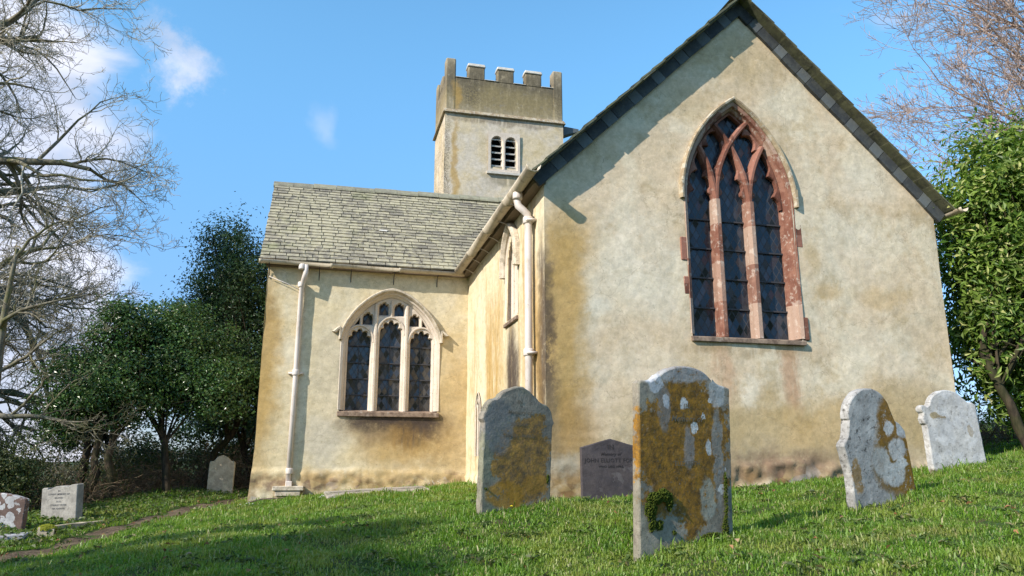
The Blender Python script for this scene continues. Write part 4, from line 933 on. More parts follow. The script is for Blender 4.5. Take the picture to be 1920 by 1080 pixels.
# moss cushions
M_moss, b = material('moss'); P = b.coord('Object'); col = b.mix(b.noise(P, 30, 5, .7), (.025, .040, .007), (.095, .115, .018)); fin(b, col, .95, b.bump(b.noise(P, 60, 4, .7), 1, .01), .05)
M_moss2, b = material('yellow_moss'); P = b.coord('Object'); col = b.mix(b.noise(P, 20, 5, .7), (.14, .15, .015), (.36, .36, .05)); fin(b, col, .95, b.bump(b.noise(P, 50, 4, .7), 1, .01), .05)
def cushion(name, parent, spots, mat, seed=0, flat=.5, axis='y'):
    """lumpy moss made of many small fronds around the given spots (x,z,rx,rz) on the stone face"""
    rr = random.Random(seed); vs = []; fs = []
    for (cx, cy, cz, rx, rz, ry, n) in spots:
        for _ in range(n):
            a = rr.uniform(0, 2 * pi); q_ = sqrt(rr.random()); p = Vector((cx + rx * q_ * cos(a), cy - (ry * (1 - q_ * .7) * rr.random()), cz + rz * q_ * sin(a)))
            s = rr.uniform(.004, .010); d = Vector((rr.gauss(0, 1), rr.gauss(-1, 1), rr.gauss(.3, 1))).normalized(); e = d.orthogonal().normalized() * s; k = d.cross(e).normalized() * s
            n0 = len(vs); vs += [tuple(p - e), tuple(p - k * .6), tuple(p + e), tuple(p + k * .6), tuple(p + d * s * 1.3)]; fs += [(n0, n0 + 1, n0 + 4), (n0 + 1, n0 + 2, n0 + 4), (n0 + 2, n0 + 3, n0 + 4), (n0 + 3, n0, n0 + 4)]
    return mk(name, vs, fs, mat, parent)
cushion('moss_patch', hs1, [(-.31, -.04, .36, .05, .05, .03, 420), (-.28, -.04, .42, .06, .04, .03, 480), (-.21, -.04, .44, .05, .04, .03, 350), (-.16, -.04, .40, .03, .06, .02, 200), (-.30, -.04, .28, .03, .06, .02, 220), (-.24, -.04, .26, .03, .03, .02, 110), (-.12, -.04, .21, .012, .012, .01, 40)], M_moss, 3)
cushion('moss_patch', hs1, [(.20, -.045, .15, .12, .045, .02, 700), (.31, -.045, .18, .03, .12, .015, 300), (.32, -.045, .42, .014, .16, .012, 240), (.02, -.045, .10, .12, .025, .012, 220)], M_moss, 4)
cushion('moss_patch', hs2, [(.31, -.045, .30, .012, .04, .02, 80), (-.31, -.03, .22, .012, .02, .03, 50), (.02, -.045, .045, .08, .02, .02, 80)], M_moss, 5)
# kerb and mossy block of the far left grave, ledger slabs, broken stone
def slab(name, c, size, rz, mat, tilt=(0, 0), rough=.006, seed=0, segs=(14, 8)):
    sx, sy, sz = size; bm = bmesh.new(); bmesh.ops.create_cube(bm, size=1)
    bmesh.ops.subdivide_edges(bm, edges=bm.edges[:], cuts=7, use_grid_fill=True)
    for vtx in bm.verts:
        p = vtx.co; q_ = Vector((p.x * sx, p.y * sy, p.z * sz)); edge = sum(abs(abs(k) - .5) < .01 for k in p)
        q_ *= (1 - .012 * max(0, edge - 1)); nn_ = mnoise.noise_vector(q_ * 7 + Vector((seed, 0, 0))); vtx.co = q_ + nn_ * rough
    me = bpy.data.meshes.new(name); bm.to_mesh(me); bm.free(); me.materials.append(mat)
    o = bpy.data.objects.new(name, me); COL.objects.link(o); o.location = c; o.rotation_euler = (radians(tilt[0]), radians(tilt[1]), rz); return o
m_led = stone_face_mat('flat_ledger_stone', (.30, .26, .22), (.42, .37, .31), 0, dark=.5, seed=1.9, green=.35)
ledger = slab('ledger_stone', tuple(to_world(-1.72, 3.75, -.42)), (1.62, .80, .14), RZ + radians(4), m_led, (4, -3), .012, 3)
ledger2 = slab('ledger_band', (0, .1, .075), (1.5, .12, .02), 0, m_led, rough=.008); ledger2.parent = ledger
tag(ledger, 'flat weathered grave slab lying in the grass below the transept window', 'grave slab')
m_pal = stone_face_mat('pale_flat_stone', (.40, .39, .40), (.33, .32, .33), 0, dark=.2, seed=7.9)
sl = slab('grave_slab', (-5.95, 9.18, -.79), (.75, .42, .07), radians(20), m_pal, (0, -4), .006, 8); tag(sl, 'pale flat stone lying in the grass at the far left edge', 'grave slab')
kb = slab('grave_kerb', (-5.62, 10.35, -.76), (1.15, .10, .14), radians(84), m9, (0, 0), .012, 11); tag(kb, 'low mossy stone kerb running forward from the pale granite headstone', 'kerb')
mb_ = slab('mossy_block', (-5.50, 9.50, -.76), (.17, .14, .16), radians(15), m9, (3, 4), .014, 14); tag(mb_, 'small stone block capped with yellow moss at the end of the grave kerb', 'stone block')
rr = random.Random(2); vs = []; fs = []
for _ in range(1100):
    a = rr.uniform(0, 2 * pi); q_ = sqrt(rr.random()); p = Vector((.10 * q_ * cos(a), .085 * q_ * sin(a), .075 + .035 * (1 - q_ * q_) - .03 * q_ * rr.random())); s = rr.uniform(.006, .012); d = Vector((rr.gauss(0, .6), rr.gauss(0, .6), 1)).normalized(); e = d.orthogonal().normalized() * s; k = d.cross(e).normalized() * s
    n0 = len(vs); vs += [tuple(p - e), tuple(p - k), tuple(p + e), tuple(p + k), tuple(p + d * s * 1.3)]; fs += [(n0, n0 + 1, n0 + 4), (n0 + 1, n0 + 2, n0 + 4), (n0 + 2, n0 + 3, n0 + 4), (n0 + 3, n0, n0 + 4)]
mk('moss_cap', vs, fs, M_moss2, mb_)
bs = slab('broken_stone', (.56, 4.52, -.66), (.30, .10, .10), radians(25), m9, (0, -10), .018, 21); tag(bs, 'broken piece of stone half sunk in the grass at the bottom edge', 'stone')
# stick on the lawn
stk = MB(); stk.tube([(-4.35, 13.1, g1(-4.35, 13.1) + .03), (-4.15, 13.2, g1(-4.15, 13.2) + .05), (-3.8, 13.25, g1(-3.8, 13.25) + .05)], [.012, .012, .008], 6)
so = stk.build('fallen_stick', M_wood); tag(so, 'pale thin stick lying on the grass near the transept corner', 'stick')
# ------------------------------------------------------------------ vegetation
def leaf_mat(name, c1, c2, c3, rough=.35, trans=.25, spec=.5):
    m, b = material(name); r = b.attr('rnd'); P = b.coord('Object')
    col = b.mix(r, c1, c2); r2 = b.math('FRACT', b.math('MULTIPLY', r, 13.7)); col = b.mix(b.ramp(r2, .80, .95), col, c3)
    cl = b.noise(P, 1.1, 3, .6); hs = b.add('ShaderNodeHueSaturation'); b.set(hs.inputs['Color'], col); b.set(hs.inputs['Value'], b.ramp(cl, .35, .65, .75, 1.25)); col = hs.outputs[0]
    fin(b, col, rough, None, spec)
    if trans:
        t = b.add('ShaderNodeBsdfTranslucent'); b.set(t.inputs[0], b.mix(1.0, col, (1.1, 1.3, .5), 'MULTIPLY')); ms = b.add('ShaderNodeMixShader'); ms.inputs[0].default_value = trans
        b.l.new(b.p.outputs[0], ms.inputs[1]); b.l.new(t.outputs[0], ms.inputs[2]); b.l.new(ms.outputs[0], b.out.inputs[0])
    return m
M_holly = leaf_mat('dark_holly_leaves', (.028, .07, .018), (.085, .165, .04), (.15, .20, .08), .32, .2, .55)
M_yew = leaf_mat('dark_conifer_leaves', (.020, .05, .018), (.05, .10, .03), (.09, .13, .045), .45, .12, .4)
M_laurel = leaf_mat('bright_laurel_leaves', (.06, .125, .018), (.22, .30, .06), (.42, .43, .17), .45, .35, .3)
M_shrub = leaf_mat('olive_shrub_leaves', (.035, .055, .015), (.085, .10, .035), (.15, .14, .06), .5, .2, .3)
def bark_mat(name, c1, c2, moss=0, mc=(.10, .105, .03)):
    m, b = material(name); P = b.coord('Object'); col = b.mix(b.ramp(b.noise(b.scalev(P, 6, 6, 2), 2.0, 5, .65), .38, .62), c1, c2)
    if moss: col = b.mix(b.math('MULTIPLY', b.ramp(b.noise(P, 2.6, 5, .7), .44, .58), moss), col, mc)
    fin(b, col, .92, b.bump(b.noise(b.scalev(P, 4, 4, 1), 12, 4, .7), .6, .01), .1); return m
M_bark = bark_mat('lichened_bark', (.11, .095, .07), (.22, .195, .145), .6)
M_twig = bark_mat('grey_twigs', (.24, .215, .17), (.50, .45, .36), .25, (.20, .20, .09))
M_pink = bark_mat('pinkish_twigs', (.34, .24, .20), (.50, .39, .33))
M_darkbark = bark_mat('dark_ivied_bark', (.030, .024, .018), (.07, .053, .036), .4, (.03, .04, .012))

def leaves_np(C, N, length, width, rng, fold=.25):
    """C (n,3) centres, N (n,3) approx normals -> verts, quads, rnd"""
    n = len(C); N = N / (np.linalg.norm(N, axis=1, keepdims=True) + 1e-9)
    A = rng.normal(size=(n, 3)); A -= (A * N).sum(1, keepdims=True) * N; A /= np.linalg.norm(A, axis=1, keepdims=True) + 1e-9; Bv = np.cross(N, A)
    L = length * rng.uniform(.65, 1.25, (n, 1)); Wd = width * rng.uniform(.7, 1.2, (n, 1))
    v0 = C - A * L * .5; v2 = C + A * L * .5 - N * L * .12; v1 = C + Bv * Wd * .5 + N * Wd * fold; v3 = C - Bv * Wd * .5 + N * Wd * fold
    V = np.stack([v0, v1, v2, v3], 1).reshape(-1, 3); Q = np.arange(n * 4).reshape(n, 4)
    T = np.concatenate([Q[:, [0, 1, 2]], Q[:, [0, 2, 3]]]); r = np.repeat(rng.random(n), 4)
    return V, T, r
def crown(ells, nclump, per, crad, length, width, mat, name, parent, seed, up=.3, shell=.55, gap=.0, base=Vector((0, 0, 0)), droop=0):
    rng = np.random.default_rng(seed); E = np.array(ells, float); vol = np.prod(E[:, 3:], axis=1) ** .75; pk = rng.choice(len(E), nclump, p=vol / vol.sum())
    D = rng.normal(size=(nclump, 3)); D /= np.linalg.norm(D, axis=1, keepdims=True); rad = rng.uniform(shell, 1.0, (nclump, 1)) ** .7
    # lumpy outline
    lump = np.array([.86 + .46 * mnoise.noise(Vector((d[0] * 2.1 + p * 3.3, d[1] * 2.1, d[2] * 2.1 + seed))) for d, p in zip(D, pk)])[:, None]
    Cc = E[pk, :3] + D * E[pk, 3:] * rad * lump
    if gap:
        keep = np.array([mnoise.noise(Vector((c[0] * 1.3, c[1] * 1.3, c[2] * 1.3 + seed))) > -1 + gap for c in Cc]); Cc = Cc[keep]; D = D[keep]
    n = len(Cc); cr = crad * rng.uniform(.5, 1.3, (n, 1, 1)); off = rng.normal(size=(n, per, 3)) * cr * .55; off[:, :, 2] *= .7; off[:, :, 2] -= droop * (np.linalg.norm(off[:, :, :2], axis=2))
    L = (Cc[:, None, :] + off).reshape(-1, 3)
    Nn = (D[:, None, :] * .8 + off / cr * .5 + rng.normal(size=(n, per, 3)) * .7); Nn[:, :, 2] += up; Nn = Nn.reshape(-1, 3)
    V, T, r = leaves_np(L - np.array(base), Nn, length, width, rng)
    o = mk_np(name, V, [T], mat, parent, False, None, {'rnd': r}); return o, Cc

class Tubes:
    def __init__(s): s.V = []; s.Q = []; s.n = 0
    def add(s, pts, rad, sides):
        pts = np.asarray(pts, float); k = len(pts); rad = np.asarray(rad, float)
        T = np.gradient(pts, axis=0); T /= np.linalg.norm(T, axis=1, keepdims=True) + 1e-9
        ref = np.array([.31, .77, .55]); A = np.cross(T, ref); A /= np.linalg.norm(A, axis=1, keepdims=True) + 1e-9; B = np.cross(T, A)
        th = np.arange(sides) * 2 * pi / sides
        R = pts[:, None, :] + (A[:, None, :] * np.cos(th)[None, :, None] + B[:, None, :] * np.sin(th)[None, :, None]) * rad[:, None, None]
        s.V.append(R.reshape(-1, 3)); i = np.arange(k - 1)[:, None] * sides; j = np.arange(sides)[None, :]; j2 = (j + 1) % sides
        s.Q.append((np.stack([i + j, i + j2, i + sides + j2, i + sides + j], -1).reshape(-1, 4) + s.n)); s.n += k * sides
    def build(s, name, mat, parent=None, base=(0, 0, 0)):
        return mk_np(name, np.concatenate(s.V) - np.array(base), [np.concatenate(s.Q)], mat, parent, True)
def grow(rng, T, p, d, L, r, lev, maxlev, P, fine):
    """one branch and its children. P: dict of per-level lists"""
    n = P['seg'][lev]; pts = [np.array(p, float)]; d = np.array(d, float); d /= np.linalg.norm(d); rad = [r]; dirs = [d.copy()]
    for i in range(n):
        t = (i + 1) / n; d = d + rng.normal(size=3) * P['wob'][lev]; d[2] += P['trop'][lev] * (1 if P['curl'] == 0 else (-.6 + 2.2 * t)); d /= np.linalg.norm(d)
        pts.append(pts[-1] + d * L / n); rad.append(max(P['rmin'], r * (1 - .75 * t))); dirs.append(d.copy())
    (T if lev < fine else P['F']).add(pts, rad, P['sides'][lev])
    P['tips'].append(pts[-1])
    if lev >= maxlev: return
    k = rng.poisson(P['kids'][lev]) + P['kmin'][lev]
    for c in range(k):
        t = rng.uniform(P['t0'][lev], 1.0) if c else 1.0; f = t * n; i = min(n - 1, int(f)); q = pts[i] + (pts[i + 1] - pts[i]) * (f - i); dd = dirs[min(n, i + 1)]
        perp = np.cross(dd, rng.normal(size=3)); perp /= np.linalg.norm(perp) + 1e-9; a = radians(P['ang'][lev]) * rng.uniform(.6, 1.35) * (0.5 if t == 1.0 else 1)
        nd = dd * cos(a) + perp * sin(a); grow(rng, T, q, nd, L * P['lr'][lev] * rng.uniform(.6, 1.25) * (1.15 - .45 * t), max(P['rmin'], rad[i] * P['rr'][lev]), lev + 1, maxlev, P, fine)

# --- bare tree on the left, trunk just outside the frame, branches arching across
def bare_tree(name, base, trunk_pts, trunk_r, limbs, seed, mats, label, P, fine=2):
    rng = np.random.default_rng(seed); root = empty(name, base); T = Tubes(); F = Tubes(); P = dict(P); P['F'] = F; P['tips'] = []
    T2 = Tubes(); T2.add(trunk_pts, trunk_r, 12)
    for (p, d, L, r) in limbs: grow(rng, T, p, d, L, r, 0, len(P['seg']) - 1, P, fine)
    T2.build('trunk', mats[0], root, base); T.build('limbs', mats[0], root, base); F.build('twigs', mats[1], root, base)
    tag(root, label, 'tree'); return root, P['tips']
PA = dict(seg=[9, 7, 6, 5, 4], wob=[.19, .22, .24, .25, .27], trop=[-.035, -.03, .03, .06, .07], curl=0, kids=[9, 6, 4.4, 3.0], kmin=[3, 2, 1, 1], t0=[.12, .12, .1, .1], ang=[48, 50, 52, 50], lr=[.55, .55, .52, .55], rr=[.55, .55, .55, .6], rmin=.0048, sides=[8, 6, 4, 3, 3])
SC = 1.27; tx, ty = -14.5, 15.2; tz = g1(tx, ty)
limbs = []
rl = np.random.default_rng(5)
for (h, az, el, L, r) in [(2.3, -18, 14, 4.2, .09), (2.9, 20, 22, 3.9, .085), (3.4, -50, 26, 3.9, .08), (3.9, 3, 30, 4.2, .10), (4.5, 45, 34, 3.7, .09), (5.0, -30, 34, 4.2, .10), (5.5, 12, 30, 4.4, .11), (6.1, -8, 40, 4.4, .11), (6.8, 40, 42, 3.9, .10), (7.2, -45, 40, 4.0, .10),
                          (8.0, 5, 44, 4.0, .10), (8.7, 30, 60, 3.4, .09), (9.0, -25, 55, 3.6, .09), (5.8, 120, 30, 3.6, .10), (6.8, 200, 35, 3.6, .10), (4.6, 265, 25, 3.6, .09), (8, 160, 45, 3.2, .09), (9.3, 250, 60, 3, .09), (3.2, -75, 20, 3.4, .07), (4.2, 70, 25, 3.2, .07)]:
    a = radians(az); e = radians(el); limbs.append(((tx + .10 * cos(a), ty + .1 * sin(a), tz + h * SC), (cos(a) * cos(e), sin(a) * cos(e), sin(e)), L * SC, r * SC * 1.35))
tp = [(tx + .15 * sin(k * .9), ty + .12 * cos(k * .7), tz - .3 + k * 1.05 * SC) for k in range(11)]
bt, tips = bare_tree('bare_tree', (tx, ty, tz), tp, [.34, .29, .26, .24, .22, .20, .17, .14, .11, .08, .05], limbs, 11, (M_bark, M_twig), 'large leafless tree with a wide tangle of arching lichened branches on the left', PA)
# thin ivied stem and the mossy low limb at the left edge
PB = dict(PA); PB.update(rmin=.0035, kids=[5, 4, 2.6, 1.6], kmin=[3, 2, 1, 1], trop=[.01, .0, .02, .05, .05])
bx_, by_ = -8.72, 12.9; bz_ = g1(bx_, by_)
bt2, _ = bare_tree('bare_tree', (bx_, by_, bz_), [(bx_, by_, bz_ - .2), (bx_ - .03, by_, bz_ + 1.2), (bx_ + .06, by_, bz_ + 2.2), (bx_ + .0, by_ + .05, bz_ + 3.4), (bx_ + .08, by_, bz_ + 4.6)], [.10, .085, .075, .055, .03],
    [((bx_, by_, bz_ + 1.65), (1, -.05, .42), 1.7, .055), ((bx_, by_, bz_ + 2.4), (.8, .5, .6), 1.4, .04), ((bx_, by_, bz_ + 3.2), (.7, -.4, .8), 1.6, .04), ((bx_, by_, bz_ + 4.3), (.2, .1, 1), 1.6, .035), ((bx_, by_, bz_ + 2.8), (-.8, .2, .7), 1.5, .04), ((bx_, by_, bz_ + 1.2), (.9, .3, -.05), 1.3, .03)],
    23, (M_bark, M_bark), 'slender mossy leafless tree at the left edge with one low limb reaching over the grass', PB)
# pinkish bare tree upper right
PC = dict(PA); PC.update(trop=[.02, .01, .03, .03, .03], kids=[8, 5.5, 3.6, 2.3], ang=[36, 40, 42, 42], wob=[.06, .08, .10, .13, .15], rmin=.0045)
cx_, cy_ = 13.1, 15.4; cz_ = g1(cx_, cy_); limbs = []
for (h, az, el, L, r) in [(4.4, 172, 14, 3.9, .05), (5.0, 195, 18, 3.9, .05), (5.6, 165, 20, 4.0, .055), (6.2, 185, 24, 4.1, .055), (6.9, 205, 26, 4.0, .055), (7.5, 176, 30, 4.1, .055), (8.2, 190, 36, 4.0, .05), (8.8, 160, 42, 3.8, .05), (5.4, 230, 25, 3.6, .05), (7, 60, 40, 3.6, .06), (6, -20, 35, 3.6, .06), (3.6, 178, 10, 3.7, .045)]:
    a = radians(az); e = radians(el); limbs.append(((cx_, cy_, cz_ + h), (cos(a) * cos(e), sin(a) * cos(e), sin(e)), L, r))
bare_tree('bare_tree', (cx_, cy_, cz_), [(cx_, cy_, cz_ - .3 + k) for k in range(10)], [.3 - .025 * k for k in range(10)], limbs, 31, (M_pink, M_pink), 'leafless tree with fine pinkish twigs reaching in at the upper right', PC)

# --- evergreens
def evergreen(name, base, trunks, ells, nclump, per, crad, length, width, mat, label, seed, tmat=None, trad=.085, **k):
    root = empty(name, base); T = Tubes(); rng = np.random.default_rng(seed)
    o, Cc = crown(ells, nclump, per, crad, length, width, mat, 'foliage', root, seed, base=Vector(base), **k)
    for pts in trunks:
        rad = trad
        t = Tubes(); P_ = np.array(pts, float); s = np.linspace(0, 1, len(P_)); ss = np.linspace(0, 1, 10); Q_ = np.stack([np.interp(ss, s, P_[:, i]) for i in range(3)], 1) + rng.normal(size=(10, 3)) * .03
        t.add(Q_, np.linspace(rad, rad * .5, 10) * (1 + rng.normal(size=10) * .06), 8); t.build('trunk', tmat or M_darkbark, root, base)
        top = Q_[-1]
        near = Cc[rng.choice(len(Cc), min(len(Cc), 26), replace=False)]
        for c in near:
            mid = (Q_[6] + c) / 2 + rng.normal(size=3) * .15; T.add([Q_[rng.integers(4, 10)], mid, c], [rad * .35, rad * .2, .008], 4)
    T.build('limbs', tmat or M_darkbark, root, base); tag(root, label, 'tree'); return root
evergreen('evergreen_tree', (-6.63, 16.8, g1(-6.63, 16.8)), [[(-6.63, 16.8, -.6), (-6.35, 16.9, .3), (-5.95, 17.0, 1.1), (-5.7, 17.5, 2.2)], [(-5.6, 17.4, -.6), (-6.0, 17.6, .4), (-6.2, 17.8, 2.5)]],
    [(-6.2, 18.0, 2.9, 1.5, 1.5, 2.0), (-6.1, 17.8, 4.3, 1.0, 1.1, 1.5), (-7.05, 18.2, 4.6, .85, .9, 1.9), (-7.1, 18.3, 3.2, 1.3, 1.2, 1.7), (-5.6, 17.2, 1.9, .9, .8, 1.1)], 1050, 62, .34, .085, .035, M_yew, 'tallest dark evergreen tree, rising just left of the transept wall', 41, shell=.35, gap=.42)
evergreen('evergreen_tree', (-6.72, 15.5, g1(-6.72, 15.5)), [[(-6.72, 15.5, -.6), (-6.85, 15.55, .2), (-7.1, 15.7, 1.0), (-7.1, 15.8, 2.0)]],
    [(-6.9, 15.9, 2.0, 1.35, 1.0, 1.15), (-7.2, 15.9, 2.7, .9, .8, .9), (-6.0, 15.9, 1.6, .8, .8, .8)], 620, 62, .30, .075, .04, M_holly, 'broad holly with glossy dark leaves and a slanting trunk, before the tallest evergreen', 42, shell=.35, gap=.40)
evergreen('evergreen_tree', (-8.1, 15.2, g1(-8.1, 15.2)), [[(-7.75, 14.6, -.8), (-7.78, 14.7, .3), (-7.8, 14.8, 1.4)], [(-7.45, 14.7, -.8), (-7.5, 14.75, .3), (-7.6, 14.9, 1.5)], [(-8.15, 14.9, -.9), (-8.1, 14.9, .4), (-8.2, 15, 1.5)]],
    [(-7.95, 15.1, 1.55, 1.35, 1.1, 1.15), (-7.75, 15.0, 2.65, .62, .6, .85), (-8.4, 15.0, .9, .75, .7, .6)], 560, 62, .28, .07, .04, M_holly, 'rounded holly tree on three thin trunks with a pointed top, left of the broad holly', 43, shell=.35, gap=.40)
evergreen('evergreen_shrub', (-8.1, 12.3, g1(-8.1, 12.3)), [[(-8.1, 12.3, -1.2), (-8.1, 12.3, 0)]], [(-7.9, 12.3, -.15, .75, .6, .62), (-8.6, 12.2, .1, .8, .6, .7)], 210, 55, .25, .06, .03, M_shrub, 'low olive green shrub at the left edge behind the gravestones', 44, shell=.2, gap=.35)
evergreen('evergreen_tree', (7.75, 11.4, g1(7.75, 11.4)), [[(7.3, 11.0, .0), (7.1, 11.05, .9), (6.95, 11.2, 1.65), (7.1, 11.4, 2.6)], [(7.85, 11.3, .1), (7.75, 11.35, 1.0), (7.6, 11.4, 2.3)], [(8.15, 11.4, .1), (8.0, 11.4, 1.4), (8.0, 11.4, 2.6)]],
    [tuple(.87 * q_ for q_ in e_) for e_ in [(9.1, 13.1, 4.3, 1.7, 1.4, 1.9), (8.45, 13.2, 3.3, 1.0, 1.0, 1.5), (9.8, 12.8, 4.4, 1.6, 1.4, 2.0), (8.45, 13.4, 2.2, .9, .9, 1.0), (9.9, 13.2, 2.6, 1.2, 1, .8), (9.2, 13.4, 1.6, 1.2, .8, .6), (9.6, 13.6, 1.0, 1.3, .8, .6)]], 1150, 48, .36, .135, .046, M_laurel, 'bright green laurel with long glossy leaves beside the right corner of the church', 45, shell=.45, gap=.50, up=.5)

# brushwood thickets
def thicket(name, box, n, mat, label, seed, leafy=None, hmax=1.4):
    rng = np.random.default_rng(seed); T = Tubes(); x0, y0, x1, y1 = box
    for _ in range(n):
        x = rng.uniform(x0, x1); y = rng.uniform(y0, y1); z = g1(x, y); p = np.array([x, y, z - .05]); d = np.array([rng.normal() * .7, rng.normal() * .7, 1.0]); L = rng.uniform(.5, 1.0) * hmax; pts = [p]
        for i in range(6): d = d + rng.normal(size=3) * .35; d[2] -= .12 * i * .6; d /= np.linalg.norm(d); pts.append(pts[-1] + d * L / 6)
        r = rng.uniform(.004, .012); T.add(pts, np.linspace(r, .003, 7), 3)
        for _k in range(3):
            i = rng.integers(1, 6); q = pts[i]; dd = d + rng.normal(size=3) * .9; dd /= np.linalg.norm(dd); T.add([q, q + dd * L * .2, q + dd * L * .38 + rng.normal(size=3) * .05], [.005, .004, .003], 3)
    o = T.build(name, mat); tag(o, kind='stuff'); 
    if leafy:
        m, per = leafy; k = int(n * per); X_ = rng.uniform(x0, x1, k); Y_ = rng.uniform(y0, y1, k); Zz = gh(X_, Y_) + rng.random(k) ** 1.4 * hmax * .8
        V, Tt, r = leaves_np(np.stack([X_, Y_, Zz], 1), rng.normal(size=(k, 3)) + np.array([0, 0, .6]), .06, .035, rng); lo = mk_np('thicket_leaves', V, [Tt], m, None, False, None, {'rnd': r}); tag(lo, kind='stuff')
    return o
M_bramble = bark_mat('bramble_stems', (.10, .07, .045), (.24, .18, .12))
thicket('bramble_thicket', (-11.5, 16.6, -4.4, 20.5), 1500, M_bramble, '', 51, (M_shrub, 8), 1.6)
thicket('bramble_thicket', (-10.8, 12.4, -7.4, 16.4), 700, M_bramble, '', 52, (M_shrub, 6), 1.1)
thicket('bramble_thicket', (7.6, 13.2, 12.5, 16), 420, M_bramble, '', 53, (M_shrub, 3), 1.3)

hb, _ = crown([(-10.3, 22, .0, 1.6, 1, 1.3), (-8.3, 22.4, .9, 1.5, 1, 2.1), (-6.4, 22, 1.1, 1.6, 1, 2.2), (-4.6, 22, .9, 1.2, 1, 2.0)], 760, 50, .4, .11, .06, M_yew, 'far_hedge', None, 71, shell=.2)
tag(hb, kind='stuff')
# --- trees standing behind the camera to the left; their crowns shade the lawn
def shade_pt(gx, gy, h): t = h + .6; return (gx - 1.172 * t, gy - 1.003 * t, h)
ells = []
for gx, gy, h, rx, rz in [(-3.6, 7.3, 5.2, 1.1, .6), (-2.1, 7.8, 5.4, .8, .4), (-3.2, 5.2, 4.6, 1.3, .6), (-1.9, 5.6, 4.8, 1.0, .5), (-1.1, 4.9, 4.4, .75, .4), (-1.0, 6.6, 5.0, .55, .3), (-4.8, 6.6, 5.0, .9, .5), (-2.2, 3.6, 4.6, 1.2, .7)]:
    c = shade_pt(gx, gy, h); ells.append((*c, rx, rx * .75, rz))
evergreen('evergreen_tree', (-8.6, 1.2, g1(-8.6, 1.2)), [[(-8.6, 1.2, g1(-8.6, 1.2) - .3), (-8.5, 1.2, 1), (-8.2, 1.0, 3.5), (-8, .8, 5)]], ells, 620, 64, .33, .10, .045, M_holly, 'evergreen tree off to the left of the lawn, shading the grass', 61, shell=.2, gap=.45)

# ------------------------------------------------------------------ grass
M_grass, b = material('grass_blades'); P = b.coord('Object'); r = b.attr('rnd'); hh = b.attr('tip'); dryn = b.ramp(b.noise(b.vmath('ADD', P, (8, 1, 0)), 1.1, 6, .7), .54, .66, 0, .42)
col = b.mix(r, (.068, .17, .013), (.19, .33, .030)); pn = b.noise(P, 1.3, 5, .65); col = b.mix(b.ramp(pn, .46, .66), col, (.27, .31, .06))
col = b.mix(b.math('MULTIPLY', b.ramp(b.noise(b.vmath('ADD', P, (5, 5, 5)), 3.3, 4, .7), .52, .68), .6), col, (.035, .10, .02))
r2 = b.math('FRACT', b.math('MULTIPLY', r, 29.3)); col = b.mix(b.ramp(r2, .88, .93), col, (.38, .34, .17)); col = b.mix(b.math('MULTIPLY', hh, .35), col, (.20, .28, .06))
col = b.mix(dryn, col, b.mix(r, (.16, .17, .05), (.36, .31, .14))); fin(b, col, .45, None, .4); t = b.add('ShaderNodeBsdfTranslucent'); b.set(t.inputs[0], b.mix(1.0, col, (1.2, 1.3, .5), 'MULTIPLY')); ms = b.add('ShaderNodeMixShader'); ms.inputs[0].default_value = .38
b.l.new(b.p.outputs[0], ms.inputs[1]); b.l.new(t.outputs[0], ms.inputs[2]); b.l.new(ms.outputs[0], b.out.inputs[0])
STONES = [(hs1, w1), (hs2, w2), (hs3, w3), (hs4, .66), (hs5, .66)]
